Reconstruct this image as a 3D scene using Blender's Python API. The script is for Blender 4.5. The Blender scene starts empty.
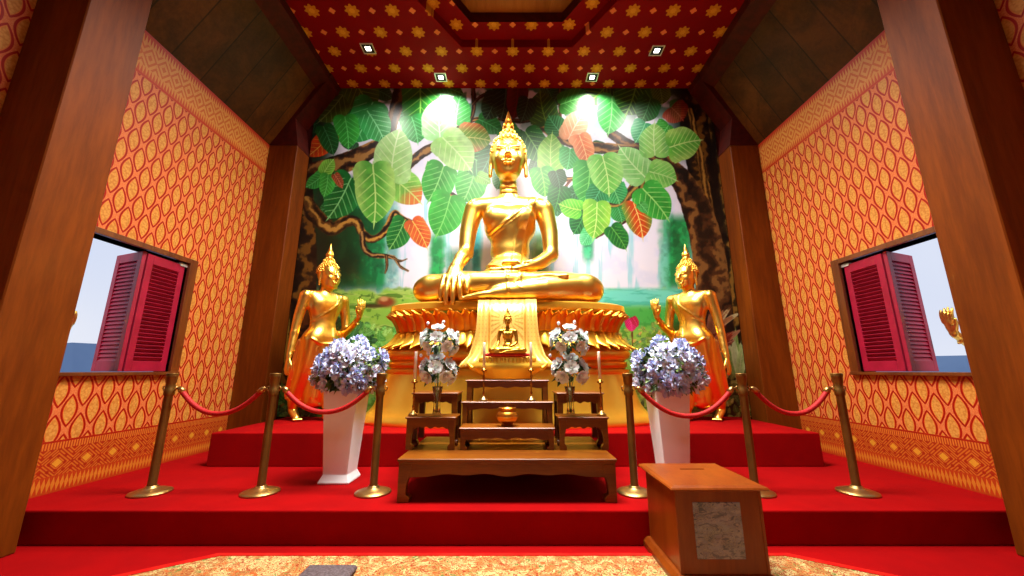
import bpy, math, random
import numpy as np
from mathutils import Vector, Matrix
import openvdb

random.seed(7); rng = np.random.default_rng(7)
PI = math.pi
SC = bpy.context.scene
COL = SC.collection

# ------------------------------------------------------------------ node helpers
class S:
    """a float socket with arithmetic"""
    nt = None
    def __init__(s, sock): s.s = sock
    @staticmethod
    def m(op, *a):
        n = S.nt.nodes.new('ShaderNodeMath'); n.operation = op
        for i, x in enumerate(a):
            if isinstance(x, S): S.nt.links.new(x.s, n.inputs[i])
            else: n.inputs[i].default_value = float(x)
        return S(n.outputs[0])
    def __add__(s, o): return S.m('ADD', s, o)
    __radd__ = __add__
    def __sub__(s, o): return S.m('SUBTRACT', s, o)
    def __rsub__(s, o): return S.m('SUBTRACT', o, s)
    def __mul__(s, o): return S.m('MULTIPLY', s, o)
    __rmul__ = __mul__
    def __truediv__(s, o): return S.m('DIVIDE', s, o)
    def __lt__(s, o): return S.m('LESS_THAN', s, o)
    def __gt__(s, o): return S.m('GREATER_THAN', s, o)
    def abs(s): return S.m('ABSOLUTE', s)
    def max(s, o): return S.m('MAXIMUM', s, o)
    def min(s, o): return S.m('MINIMUM', s, o)
    def cos(s): return S.m('COSINE', s)
    def sin(s): return S.m('SINE', s)
    def frac(s): return S.m('FRACT', s)
    def sqrt(s): return S.m('SQRT', s)
    def pow(s, o): return S.m('POWER', s, o)
    def wrap(s, p):            # distance-like local coordinate, centred on multiples of p
        return ((s / p + 0.5).frac() - 0.5) * p
    def step(s, a, b):         # smooth 0..1 between a and b
        n = S.nt.nodes.new('ShaderNodeMapRange'); n.interpolation_type = 'SMOOTHSTEP'
        S.nt.links.new(s.s, n.inputs[0]); n.inputs[1].default_value = a; n.inputs[2].default_value = b
        return S(n.outputs[0])

def lin(c):
    f = lambda x: x / 12.92 if x <= .04045 else ((x + .055) / 1.055) ** 2.4
    return tuple(f(x / 255.) for x in c) + (1,)

def mix(fac, a, b):
    n = S.nt.nodes.new('ShaderNodeMix'); n.data_type = 'RGBA'
    if isinstance(fac, S): S.nt.links.new(fac.s, n.inputs[0])
    else: n.inputs[0].default_value = fac
    for i, x in ((6, a), (7, b)):
        if isinstance(x, tuple): n.inputs[i].default_value = x if len(x) == 4 else lin(x)
        else: S.nt.links.new(x, n.inputs[i])
    return n.outputs[2]

def newmat(name):
    m = bpy.data.materials.new(name); m.use_nodes = True
    S.nt = m.node_tree
    return m, m.node_tree.nodes['Principled BSDF']

def coords():
    t = S.nt.nodes.new('ShaderNodeTexCoord'); x = S.nt.nodes.new('ShaderNodeSeparateXYZ')
    S.nt.links.new(t.outputs['Object'], x.inputs[0])
    return t, S(x.outputs[0]), S(x.outputs[1]), S(x.outputs[2])

def noise(t, scale=(1, 1, 1), s=5., detail=4., rough=.6, dist=0.):
    mp = S.nt.nodes.new('ShaderNodeMapping'); mp.inputs['Scale'].default_value = scale
    S.nt.links.new(t.outputs['Object'], mp.inputs[0])
    n = S.nt.nodes.new('ShaderNodeTexNoise'); n.inputs['Scale'].default_value = s
    n.inputs['Detail'].default_value = detail; n.inputs['Roughness'].default_value = rough
    n.inputs['Distortion'].default_value = dist
    S.nt.links.new(mp.outputs[0], n.inputs['Vector'])
    return S(n.outputs[0])

def voron(t, s=20.):
    n = S.nt.nodes.new('ShaderNodeTexVoronoi'); n.inputs['Scale'].default_value = s
    S.nt.links.new(t.outputs['Object'], n.inputs['Vector'])
    return S(n.outputs[0])

def bump(b, h, strength=.3, dist=.01):
    n = S.nt.nodes.new('ShaderNodeBump'); n.inputs['Strength'].default_value = strength
    n.inputs['Distance'].default_value = dist
    S.nt.links.new(h.s, n.inputs['Height']); S.nt.links.new(n.outputs[0], b.inputs['Normal'])

def setc(b, c):
    if isinstance(c, tuple): b.inputs['Base Color'].default_value = c if len(c) == 4 else lin(c)
    else: S.nt.links.new(c, b.inputs['Base Color'])

def simple(name, c, rough=.5, metal=0., c2=None, nscale=8., bumpk=0., spec=.5, **kw):
    m, b = newmat(name); t, x, y, z = coords()
    n = noise(t, s=nscale)
    c2 = c2 or tuple(int(v * .88) for v in c)
    setc(b, mix(n.step(.35, .65), c, c2))
    b.inputs['Roughness'].default_value = rough; b.inputs['Metallic'].default_value = metal
    b.inputs['Specular IOR Level'].default_value = spec
    if bumpk: bump(b, n, bumpk)
    for k, v in kw.items(): b.inputs[k].default_value = v
    return m

def wood(name, c1, c2, axis='z', rough=.3, s=3., planks=None, coat=.3, spec=.5):
    m, b = newmat(name); t, x, y, z = coords()
    sc = {'x': (.12, 1, 1), 'y': (1, .12, 1), 'z': (1, 1, .12)}[axis]
    n1 = noise(t, sc, s, 6, .65, .6); n2 = noise(t, tuple(v * 4 for v in sc), s * 3, 5, .7)
    f = (n1 * .7 + n2 * .3).step(.34, .66)
    col = mix(f, c1, c2)
    if planks:
        u = {'x': x, 'y': y, 'z': z}[planks[0]]
        k = (u / planks[1])
        cell = S.m('FLOOR', k)
        rnd = (cell * 12.9898).sin() * 43758.5
        tone = rnd.frac()
        col = mix(tone * .6, col, tuple(int(v * .55) for v in c2))
        edge = ((k + .5).frac() - .5).abs() < .02
        col = mix(edge * .7, col, (15, 8, 3))
    setc(b, col); b.inputs['Roughness'].default_value = rough
    b.inputs['Coat Weight'].default_value = coat; b.inputs['Coat Roughness'].default_value = .12
    b.inputs['Specular IOR Level'].default_value = spec
    bump(b, n2, .12, .004)
    return m

# ------------------------------------------------------------------ materials
def gold(name, c, rough, c2=None, nb=0., metal=1.):
    m, b = newmat(name); t, x, y, z = coords()
    n = noise(t, s=3.)
    setc(b, mix(n.step(.3, .7), c, c2 or c))
    b.inputs['Metallic'].default_value = metal; b.inputs['Roughness'].default_value = rough
    if nb: bump(b, noise(t, s=60.), nb, .002)
    return m
M = {}
M['gold'] = gold('polished_gold', (255, 208, 100), .32, (252, 200, 88))
M['gold_small'] = gold('old_gold', (214, 166, 66), .33, (186, 136, 46))
M['gold_satin'] = gold('satin_gold', (246, 200, 70), .32, (240, 188, 58), metal=.7)
M['gold_dark'] = gold('deep_gold', (240, 168, 62), .3, (226, 146, 44))
M['brass'] = gold('aged_brass', (136, 100, 46), .45, (110, 78, 34), metal=.8)
M['brass_bright'] = gold('bright_brass', (196, 162, 104), .36, (176, 138, 80))
M['candle_brass'] = gold('candlestick_brass', (200, 140, 62), .25, (170, 110, 44))

def carpet():
    m, b = newmat('red_carpet'); t, x, y, z = coords()
    n = noise(t, s=2.2, detail=3); f = noise(t, s=260., detail=2)
    setc(b, mix((n * .5 + f * .5).step(.35, .65), (148, 1, 3), (132, 1, 4)))
    b.inputs['Roughness'].default_value = .95; b.inputs['Specular IOR Level'].default_value = .08
    bump(b, f, .3, .003); return m
M['carpet'] = carpet()

def wallpaper():
    m, b = newmat('gold_red_ogee_wallpaper'); t, x, y, z = coords()
    W, H = .20, .345
    def loz(yy, zz):
        return ((zz * (PI / 2 / .149)).cos().max(0.)).pow(.85) - (yy.abs() / .070)
    v1 = loz(y.wrap(W), z.wrap(H)); v2 = loz((y + W / 2).wrap(W), (z + H / 2).wrap(H))
    v = v1.max(v2)
    vo = voron(t, 46.); fine = voron(t, 90.)
    fill = mix(vo.step(.3, .8), (236, 178, 84), (212, 146, 60))
    band = mix(fine.step(.2, .7), (244, 152, 88), (232, 124, 66))
    c = mix(v.step(.0, .05), band, (166, 4, 2))
    c = mix(v.step(.27, .33), c, (238, 140, 56))
    c = mix(v.step(.35, .42), c, fill)
    # dado frieze
    dy, dz = y.wrap(.24), (z - .245)
    d = dy.abs() / .12 + dz.abs() / .11
    rings = (d * 24.).sin()
    dia = (y + .06).wrap(.06).abs() + (z).wrap(.06).abs()
    dc = mix(rings.step(-.2, .3), (214, 122, 38), (170, 44, 16))
    dc = mix((dia < .018) * .9, dc, (160, 26, 10))
    dc = mix(d < .34, dc, (236, 172, 50))
    teeth = y.wrap(.022).abs() < .004
    dc = mix((z > .365) * 1., dc, mix(teeth, (222, 130, 46), (160, 20, 10)))
    dc = mix(((z - .43).abs() < .008), dc, (168, 16, 8))
    dc = mix(((z < .14)), dc, mix(((y.wrap(.035)).abs() / .0175 + (z - .07).abs() / .07) < .9, (190, 66, 20), (222, 140, 44)))
    c = mix(z < .44, c, dc)
    # top frieze
    zt = z - 4.45
    d2 = y.wrap(.17).abs() / .085 + zt.abs() / .12
    r2 = (d2 * 9.).sin()
    tc = mix(r2.step(-.1, .4), (240, 176, 84), (222, 118, 44))
    tc = mix((vo < .22) * .6, tc, (206, 88, 30))
    tooth = (y.wrap(.036).abs() / .018)
    up = (z - 4.58) / .10
    tc = mix((z > 4.58) * 1., tc, mix((tooth + up) < 1., (206, 70, 24), (238, 170, 78)))
    dn = (4.32 - z) / .10
    tc = mix((z < 4.32) * 1., tc, mix((tooth + dn) < 1., (214, 90, 30), (238, 166, 74)))
    tc = mix((z > 4.685) * 1., tc, (200, 44, 14))
    tc = mix(((z - 4.21).abs() < .010), tc, (206, 50, 18))
    c = mix(z > 4.19, c, tc)
    setc(b, mix(.36, c, (130, 26, 0))); b.inputs['Roughness'].default_value = .5; b.inputs['Specular IOR Level'].default_value = .25
    bump(b, vo, .12, .003)
    return m
M['wall'] = wallpaper()

def star_ceiling():
    m, b = newmat('red_star_ceiling'); t, x, y, z = coords()
    W, R = .58, .355
    def rosette(xx, yy, r, lobes):
        rad = (xx * xx + yy * yy).sqrt()
        ang = S.m('ARCTAN2', yy, xx)
        return rad < ((ang * float(lobes)).cos() * (r * .16) + r)
    ox, oy = x + 2.31 + .0, y - 4.47
    A = rosette(ox.wrap(W), oy.wrap(2 * R), .092, 8)
    B = rosette((ox + W / 2).wrap(W), (oy + R).wrap(2 * R), .092, 8)
    a = rosette((ox + W / 2).wrap(W), oy.wrap(2 * R), .042, 4)
    c_ = rosette(ox.wrap(W), (oy + R).wrap(2 * R), .042, 4)
    core = rosette(ox.wrap(W), oy.wrap(2 * R), .04, 8).max(rosette((ox + W / 2).wrap(W), (oy + R).wrap(2 * R), .04, 8))
    n = noise(t, s=1.5)
    base = mix(n.step(.3, .7), (128, 1, 9), (116, 1, 8))
    col = mix(A.max(B), base, (196, 130, 28)); col = mix(core, col, (214, 156, 40))
    col = mix(a.max(c_), col, (226, 128, 70))
    setc(b, col); b.inputs['Roughness'].default_value = .8; b.inputs['Specular IOR Level'].default_value = .12
    return m
M['stars'] = star_ceiling()
M['ceil_wood'] = wood('dark_ceiling_planks', (108, 60, 16), (66, 34, 8), 'x', .5, 2.2, planks=('y', .42), coat=.0, spec=.2)
M['coffer_wood'] = wood('coffer_planks', (170, 116, 52), (130, 82, 32), 'y', .5, 2.2, coat=0., spec=.2)
M['pillar_wood'] = wood('varnished_teak', (126, 60, 8), (86, 36, 4), 'z', .45, 1.6, coat=.03, spec=.14)
M['beam_red'] = simple('dark_red_beam', (78, 14, 6), .6, c2=(60, 10, 5), spec=.2)
M['teak'] = wood('carved_teak', (134, 74, 8), (94, 46, 4), 'x', .36, 5., coat=.06, spec=.3)
M['teak_shaded'] = wood('carved_teak_shaded', (98, 46, 6), (64, 26, 3), 'z', .38, 5., coat=.06, spec=.3)  # shaded copy of the teak, for side aprons and rear legs
M['box_wood'] = wood('honey_box_wood', (138, 66, 12), (112, 46, 6), 'z', .35, 4., coat=.12, spec=.3)
M['frame_wood'] = wood('window_frame_wood', (120, 60, 16), (84, 36, 8), 'z', .4, 4.)
M['shutter'] = simple('crimson_shutter_paint', (158, 14, 52), .45, c2=(144, 10, 44), bumpk=.05)
M['white'] = simple('white_ceramic', (242, 250, 254), .35, c2=(236, 246, 252), nscale=2.)
M['rope'] = simple('red_velvet_rope', (190, 6, 12), .7, c2=(156, 3, 8), nscale=90., bumpk=.2)
M['cushion'] = simple('red_cushion_satin', (214, 16, 12), .45, c2=(190, 8, 8))
M['candle'] = simple('white_wax', (244, 236, 216), .4, c2=(238, 228, 206), **{'Subsurface Weight': .2})
M['leafg'] = simple('dark_leaf_green', (48, 84, 34), .5, c2=(28, 58, 22), nscale=30.)
M['leafg2'] = simple('fresh_leaf_green', (116, 142, 66), .5, c2=(82, 112, 48), nscale=30.)
M['petal_blue'] = simple('pale_blue_petal', (212, 220, 248), .55, c2=(176, 190, 236), nscale=18., **{'Subsurface Weight': .1})
M['petal_blue2'] = simple('lilac_petal', (234, 238, 252), .55, c2=(204, 212, 244), nscale=18., **{'Subsurface Weight': .1})
M['petal_white'] = simple('white_rose_petal', (244, 250, 252), .5, c2=(228, 236, 238), nscale=20., **{'Subsurface Weight': .1})
M['black'] = simple('black_slot', (12, 9, 8), .7)
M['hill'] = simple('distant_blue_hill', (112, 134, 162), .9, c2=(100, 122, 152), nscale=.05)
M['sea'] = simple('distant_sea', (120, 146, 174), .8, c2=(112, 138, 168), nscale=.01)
M['grey_cushion'] = simple('mottled_grey_cushion', (96, 84, 90), .8, c2=(66, 52, 54), nscale=60., bumpk=.3)
M['chrome'] = simple('white_metal_trim', (235, 232, 228), .3, .3)

def glassmat(name, rough=.04, col=(250, 252, 250)):
    m, b = newmat(name); t, x, y, z = coords(); n = noise(t, s=12.)
    setc(b, mix(n, col, tuple(v - 6 for v in col)))
    b.inputs['Transmission Weight'].default_value = 1.; b.inputs['Roughness'].default_value = rough
    b.inputs['IOR'].default_value = 1.14; b.inputs['Coat Weight'].default_value = .8; return m
M['glass'] = glassmat('clear_vase_glass')

def panelmat():  # grey mottling painted in for the reflections on the glass pane
    m, b = newmat('painted_reflection_pane'); t, x, y, z = coords()
    n = noise(t, (1, 1, 2.0), 5., 5, .6, 1.2); n2 = noise(t, (1.2, 1, 2.6), 11., 4, .65, 2.)
    f = (n * .5 + n2 * .5)
    c = mix(f.step(.38, .62), (58, 56, 86), (128, 124, 150))
    c = mix(((n2 - .5).abs() < .03) * .35, c, (176, 160, 150))
    setc(b, c); b.inputs['Roughness'].default_value = .18; b.inputs['Coat Weight'].default_value = .5
    return m
M['pane'] = panelmat()

def rugmat():
    m, b = newmat('cream_floral_rug'); t, x, y, z = coords()
    n = noise(t, s=7., detail=5, rough=.6, dist=1.6); n2 = noise(t, s=15., detail=3, dist=2.2)
    c = mix(n.step(.46, .54), (190, 178, 120), (158, 122, 70))
    c = mix(((n2 - .5).abs() < .035) * .95, c, (136, 40, 16))
    c = mix((n2 > .60) * .95, c, (172, 74, 30))
    c = mix((n2 < .38) * .95, c, (84, 96, 44))
    r = ((x.wrap(.9)) * (x.wrap(.9)) + (y - 2.55) * (y - 2.55) * 2.2).sqrt()
    c = mix(((r - .22).abs() < .02) * .9, c, (150, 56, 26))
    c = mix((r < .12) * .85, c, (178, 96, 44))
    setc(b, c); b.inputs['Roughness'].default_value = .95
    b.inputs['Specular IOR Level'].default_value = .1
    bump(b, n2, .3, .004); return m
M['rug'] = rugmat()
M['rug_border'] = simple('red_rug_border', (196, 30, 18), .95, c2=(178, 14, 10), spec=.1)

def clothmat():
    m, b = newmat('gold_brocade'); t, x, y, z = coords()
    # woven rays fanning out behind the emblem, plus a fine diaper
    cx = x + .06; cz = z - 1.66
    ang = S.m('ARCTAN2', cz, cx)
    ray = ((ang * 20.).sin() > .35) * (((cx * cx + cz * cz).sqrt() - .10) > 0.) * ((cx.abs()) < .2)
    d = (x.wrap(.04).abs() + z.wrap(.05).abs()) < .011
    c = mix(ray * .6, (246, 208, 108), (190, 132, 40))
    c = mix(d * .35, c, (190, 130, 40))
    e = ((cx.abs() - .22).abs() < .012)
    c = mix(e * .8, c, (196, 136, 36))
    setc(b, c); b.inputs['Roughness'].default_value = .38; b.inputs['Metallic'].default_value = .45
    bump(b, noise(t, s=150.), .15, .002); return m
M['brocade'] = clothmat()

def emis(name, c, k):
    m, b = newmat(name); t, x, y, z = coords()
    setc(b, mix(noise(t, s=1.), c, c)); b.inputs['Emission Color'].default_value = lin(c)
    b.inputs['Emission Strength'].default_value = k; return m
M['lamp'] = emis('lit_lamp_glass', (255, 248, 235), 6.)

# ------------------------------------------------------------------ mesh helpers
class MB:
    def __init__(s): s.v = []; s.f = []
    def add(s, vs, fs):
        o = len(s.v); s.v += [tuple(v) for v in vs]; s.f += [tuple(i + o for i in f) for f in fs]; return s
    def box(s, x0, x1, y0, y1, z0, z1, M_=None, bev=0.):
        if bev <= 0:
            vs = [(x, y, z) for z in (z0, z1) for y in (y0, y1) for x in (x0, x1)]
            fs = [(0, 2, 3, 1), (4, 5, 7, 6), (0, 1, 5, 4), (2, 6, 7, 3), (0, 4, 6, 2), (1, 3, 7, 5)]
        else:
            b = min(bev, (x1 - x0) * .45, (y1 - y0) * .45, (z1 - z0) * .45)
            def ring(z, i): 
                return [(x0 + i, y0 + b, z), (x0 + b, y0 + i, z), (x1 - b, y0 + i, z), (x1 - i, y0 + b, z),
                        (x1 - i, y1 - b, z), (x1 - b, y1 - i, z), (x0 + b, y1 - i, z), (x0 + i, y1 - b, z)]
            vs = ring(z0, b * .999) + ring(z0 + b, 0) + ring(z1 - b, 0) + ring(z1, b * .999)
            fs = [tuple(reversed(range(8))), tuple(range(24, 32))]
            for r in range(3):
                for k in range(8): fs.append((r * 8 + k, r * 8 + (k + 1) % 8, r * 8 + 8 + (k + 1) % 8, r * 8 + 8 + k))
        if M_ is not None: vs = [tuple(M_ @ Vector(v)) for v in vs]
        return s.add(vs, fs)
    def prism(s, poly, a, b, axis='y'):      # polygon in the two other axes, extruded a..b
        n = len(poly)
        def P(p, q): return {'y': (p[0], q, p[1]), 'x': (q, p[0], p[1]), 'z': (p[0], p[1], q)}[axis]
        vs = [P(p, a) for p in poly] + [P(p, b) for p in poly]
        fs = [tuple(range(n)), tuple(reversed(range(n, 2 * n)))] + [(i, i + n, (i + 1) % n + n, (i + 1) % n) for i in range(n)]
        return s.add(vs, fs)
    def lathe(s, prof, seg=32, c=(0, 0), sy=1., mod=None, close=True):
        vs = []; fs = []; n = len(prof)
        for j, (r, z) in enumerate(prof):
            for i in range(seg):
                a = 2 * PI * i / seg; rr = r * (mod(a, j, z) if mod else 1.)
                vs.append((c[0] + rr * math.cos(a), c[1] + rr * math.sin(a) * sy, z))
        for j in range(n - 1):
            for i in range(seg):
                fs.append((j * seg + i, j * seg + (i + 1) % seg, (j + 1) * seg + (i + 1) % seg, (j + 1) * seg + i))
        if close:
            fs.append(tuple(reversed(range(seg)))); fs.append(tuple(range((n - 1) * seg, n * seg)))
        return s.add(vs, fs)
    def tube(s, pts, r, seg=10, cap=True):
        pts = [Vector(p) for p in pts]; n = len(pts)
        rs = r if isinstance(r, (list, tuple)) else [r] * n
        up = Vector((0, 0, 1)); vs = []; fs = []
        for j, p in enumerate(pts):
            t = (pts[min(j + 1, n - 1)] - pts[max(j - 1, 0)]).normalized()
            u = t.cross(up if abs(t.z) < .95 else Vector((0, 1, 0))).normalized(); w = u.cross(t)
            for i in range(seg):
                a = 2 * PI * i / seg; vs.append(tuple(p + (u * math.cos(a) + w * math.sin(a)) * rs[j]))
        for j in range(n - 1):
            for i in range(seg):
                fs.append((j * seg + i, j * seg + (i + 1) % seg, (j + 1) * seg + (i + 1) % seg, (j + 1) * seg + i))
        if cap: fs += [tuple(reversed(range(seg))), tuple(range((n - 1) * seg, n * seg))]
        return s.add(vs, fs)
    def ball(s, c, r, seg=10, rings=6):
        r = r if isinstance(r, tuple) else (r, r, r)
        vs = [(c[0], c[1], c[2] - r[2])]; fs = []
        for j in range(1, rings):
            t = -PI / 2 + PI * j / rings
            for i in range(seg):
                a = 2 * PI * i / seg
                vs.append((c[0] + r[0] * math.cos(t) * math.cos(a), c[1] + r[1] * math.cos(t) * math.sin(a), c[2] + r[2] * math.sin(t)))
        vs.append((c[0], c[1], c[2] + r[2])); e = len(vs) - 1
        for i in range(seg):
            fs.append((0, 1 + (i + 1) % seg, 1 + i)); fs.append((e, e - seg + i, e - seg + (i + 1) % seg))
        for j in range(rings - 2):
            for i in range(seg):
                a = 1 + j * seg
                fs.append((a + i, a + (i + 1) % seg, a + seg + (i + 1) % seg, a + seg + i))
        return s.add(vs, fs)
    def build(s, name, mat, parent=None, smooth=False, loc=None, bevel=0., angle=None):
        me = bpy.data.meshes.new(name); me.from_pydata(s.v, [], s.f); me.materials.append(mat)
        me.validate()
        if smooth: me.polygons.foreach_set('use_smooth', [True] * len(me.polygons))
        me.update()
        o = bpy.data.objects.new(name, me); COL.objects.link(o)
        if parent: o.parent = parent
        if loc: o.location = loc
        if bevel:
            md = o.modifiers.new('bevel', 'BEVEL'); md.width = bevel; md.segments = 2; md.limit_method = 'ANGLE'
        if angle:
            me.set_sharp_from_angle(angle=angle)
        return o

def tag(o, label=None, cat=None, group=None, kind=None):
    if label: o['label'] = label
    if cat: o['category'] = cat
    if group: o['group'] = group
    if kind: o['kind'] = kind
    return o
def empty(name, loc=(0, 0, 0), rz=0.):
    o = bpy.data.objects.new(name, None); COL.objects.link(o); o.location = loc; o.rotation_euler = (0, 0, rz)
    o.empty_display_size = .1; return o
def kids(o): return [c for c in COL.objects if c.parent == o]
def copy_tree(o, parent=None):
    c = o.copy(); COL.objects.link(c); c.parent = parent
    for ch in kids(o): copy_tree(ch, c)
    return c
def struct(o): o['kind'] = 'structure'; return o

# ------------------------------------------------------------------ room
XL, XR, YB = -4.04, 4.10, 6.0
ZF, ZU, ZW, ZC = -.242, .355, 4.71, 6.12
YK = -6.0                                    # back of the hall, behind the camera
YD, YU = 3.18, 4.51
XCL, XCR = -3.18, 3.27                       # edges of the flat red ceiling

def wall_with_hole(name, x0, x1, y0w, y1w, z0w, z1w):
    m = MB(); zb, zt = ZF - .1, ZW
    m.box(x0, x1, YK - .2, y0w, zb, zt); m.box(x0, x1, y1w, YB + .1, zb, zt)
    m.box(x0, x1, y0w, y1w, zb, z0w); m.box(x0, x1, y0w, y1w, z1w, zt)
    return struct(m.build(name, M['wall']))
WY0, WY1, WZ0, WZ1 = 3.14, 4.53, 1.03, 2.345
wall_with_hole('wall_left', XL - .16, XL, WY0, WY1, WZ0, WZ1)
wall_with_hole('wall_right', XR, XR + .16, WY0, WY1, WZ0, WZ1)
m = MB(); m.box(XL - .16, XR + .16, YB + .03, YB + .2, ZF - .1, ZC + .7); struct(m.build('wall_back', M['beam_red']))
m = MB(); m.box(XL - .16, -.8, YK - .2, YK, ZF - .1, ZC + .6); m.box(.8, XR + .16, YK - .2, YK, ZF - .1, ZC + .6)
m.box(-.8, .8, YK - .2, YK, 2.3, ZC + .6); struct(m.build('wall_front', M['wall']))
m = MB(); m.box(XL - .16, XR + .16, YK - .2, YB + .2, ZF - .12, ZF); struct(m.build('floor', M['carpet']))
m = MB(); m.box(XL, XR, YD, YB + .03, ZF + .001, 0.); struct(m.build('lower_dais', M['carpet'], bevel=.012))
m = MB(); m.box(-3.40, 3.475, YU, YB + .028, .0, ZU); struct(m.build('upper_dais', M['carpet'], bevel=.012))

# flat red ceiling with a stepped, cut-corner coffer
def oct_(x0, x1, y0, y1, c): return [(x0 + c * .66, y1), (x1 - c * .66, y1), (x1, y1 - c), (x1, y0 + c), (x1 - c * .66, y0), (x0 + c * .66, y0), (x0, y0 + c), (x0, y1 - c)]
CXm = .06
o1 = oct_(CXm - 1.86, CXm + 1.90, 1.0, 5.10, 1.5)
o2 = oct_(CXm - 1.62, CXm + 1.64, 1.4, 4.78, 1.4)
m = MB()
ring = [(XCL, YB + .1), (XCR, YB + .1), (XCR, 3), (XCR, YK), (XCL, YK), (XCL, 3)]
# outer slab built as quads between the rectangle border and the octagon
rect = [(o1[0][0], YB + .1), (o1[1][0], YB + .1), (XCR, o1[2][1]), (XCR, o1[3][1]), (o1[4][0], YK), (o1[5][0], YK), (XCL, o1[6][1]), (XCL, o1[7][1])]
vs = [(x, y, ZC) for x, y in o1] + [(x, y, ZC) for x, y in rect] + [(XCR, YB + .1, ZC), (XCR, YK, ZC), (XCL, YK, ZC), (XCL, YB + .1, ZC)]
fs = [(0, 8, 9, 1), (1, 9, 16, 10, 2), (2, 10, 11, 3), (3, 11, 17, 12, 4), (4, 12, 13, 5), (5, 13, 18, 14, 6), (6, 14, 15, 7), (7, 15, 19, 8, 0)]
m.add(vs, fs)
m.add([(x, y, ZC) for x, y in o1] + [(x, y, ZC + .14) for x, y in o1], [(i, (i + 1) % 8, (i + 1) % 8 + 8, i + 8) for i in range(8)])
m.add([(x, y, ZC + .14) for x, y in o1] + [(x, y, ZC + .14) for x, y in o2], [(i, (i + 1) % 8, (i + 1) % 8 + 8, i + 8) for i in range(8)])
struct(m.build('ceiling', M['stars']))
m = MB(); m.add([(x, y, ZC + .14) for x, y in o2] + [(x, y, ZC + .32) for x, y in o2], [(i, (i + 1) % 8, (i + 1) % 8 + 8, i + 8) for i in range(8)])
struct(m.build('trim_1', M['beam_red']))
m = MB(); m.box(CXm - 1.8, CXm + 1.8, 1.2, 5.0, ZC + .32, ZC + .4); struct(m.build('ceiling_coffer', M['coffer_wood']))
# slope panels, red edge beams, roof slab above
for sgn, xw, xc, nm in ((-1, XL, XCL, 'ceiling_left'), (1, XR, XCR, 'ceiling_right')):
    xm = xc + sgn * .22; zm = 5.82
    m = MB(); m.prism([(xw, ZW), (xm, zm), (xm + sgn * .05, zm + .12), (xw + sgn * .16, ZW + .1), (xw + sgn * .16, ZW)], YK, YB - .001)
    struct(m.build(nm, M['ceil_wood']))
    m = MB(); m.prism([(xm, zm), (xc, ZC - .14), (xc, ZC + .06), (xm + sgn * .05, zm + .14)], YK, YB - .001)
    struct(m.build('trim_%d' % (2 if sgn < 0 else 3), M['beam_red']))
    # slanted rib carried by the rear pillar
    m = MB(); m.prism([(xw, ZW), (xw - sgn * .47, ZW), (xw - sgn * .47 + sgn * .1, 5.22), (xc - sgn * .04, ZC - .03), (xc, ZC), (xm, zm)], 5.63, YB - .001)
    struct(m.build('trim_%d' % (4 if sgn < 0 else 5), M['beam_red']))
m = MB(); m.box(XL - .2, XR + .2, YK - .2, YB + .2, ZC + .41, ZC + .5); struct(m.build('roof', M['beam_red']))
# pillars
def pillar(x0, x1, y0, y1, z0, z1): 
    m = MB(); m.box(x0, x1, y0, y1, z0, z1, bev=.008); return struct(m.build('pillar', M['pillar_wood']))
pillar(XL, -3.585, 2.61, 3.07, ZF, ZC + .05); pillar(3.61, XR, 2.61, 3.045, ZF, ZC + .05)
pillar(XL, -3.57, 5.63, YB - .001, 0, ZW - .001); pillar(3.63, XR, 5.63, YB - .001, 0, ZW - .001)

# ------------------------------------------------------------------ windows with folding shutters
def shutter_leaf(parent, p0, p1, z0, z1, tilt, sgn):
    """leaf from p0 to p1 (plan), louvred in the middle"""
    d = Vector((p1[0] - p0[0], p1[1] - p0[1], 0)); L = d.length; a = math.atan2(d.y, d.x)
    T = Matrix.Translation((p0[0], p0[1], 0)) @ Matrix.Rotation(a, 4, 'Z')
    s, t = .075, .018
    m = MB()
    m.box(0, s, -t, t, z0, z1, T); m.box(L - s, L, -t, t, z0, z1, T)
    m.box(s, L - s, -t, t, z0, z0 + .11, T); m.box(s, L - s, -t, t, z1 - .10, z1, T)
    o = m.build('shutter', M['shutter'], parent, bevel=.003)
    m = MB(); n = 25; h = (z1 - z0 - .21) / n
    for i in range(n):
        zc = z0 + .11 + h * (i + .5)
        R = T @ Matrix.Translation((0, 0, zc)) @ Matrix.Rotation(math.radians(tilt if tilt > 55 else -tilt) * sgn, 4, 'X')
        m.box(s, L - s, -.029, .029, -.004, .004, R)
    m.build('louvres', M['shutter'], o)
    return o
for sgn, X, nm in ((-1, XL, 'window_1'), (1, XR, 'window_2')):
    w = struct(empty(nm, (0, 0, 0)))
    def bx(x0, x1, *r): 
        a, b = sorted((X + sgn * x0, X + sgn * x1)); return (a, b) + r
    m = MB()
    m.box(*bx(-.035, .17, WY1, WY1 + .11, WZ0 - .035, WZ1 + .06)); m.box(*bx(-.035, .17, WY0 - .05, WY0, WZ0 - .035, WZ1 + .06))
    m.box(*bx(-.035, .17, WY0, WY1, WZ1, WZ1 + .06))
    m.build('window_frame', M['frame_wood'], w, bevel=.004)
    m = MB(); m.box(*bx(-.05, .20, WY0 - .05, WY1 + .11, WZ0 - .035, WZ0)); m.build('window_sill', M['frame_wood'], w, bevel=.004)
    hinge = (X + sgn * .03, WY1 - .02); fold = (X + sgn * .01, 4.01); out = (X + sgn * .49, 4.17)
    shutter_leaf(w, hinge, fold, WZ0 + .006, WZ1 - .03, 50, sgn)
    shutter_leaf(w, (fold[0] + sgn * .006, fold[1] - .020), out, WZ0 + .006, WZ1 - .012, 62, sgn)
    m = MB()
    m.box(*bx(.0, .06, WY1 - .10, WY1, WZ1 - .05, WZ1 - .015)); m.build('shutter_hinge', M['chrome'], w)

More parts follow.
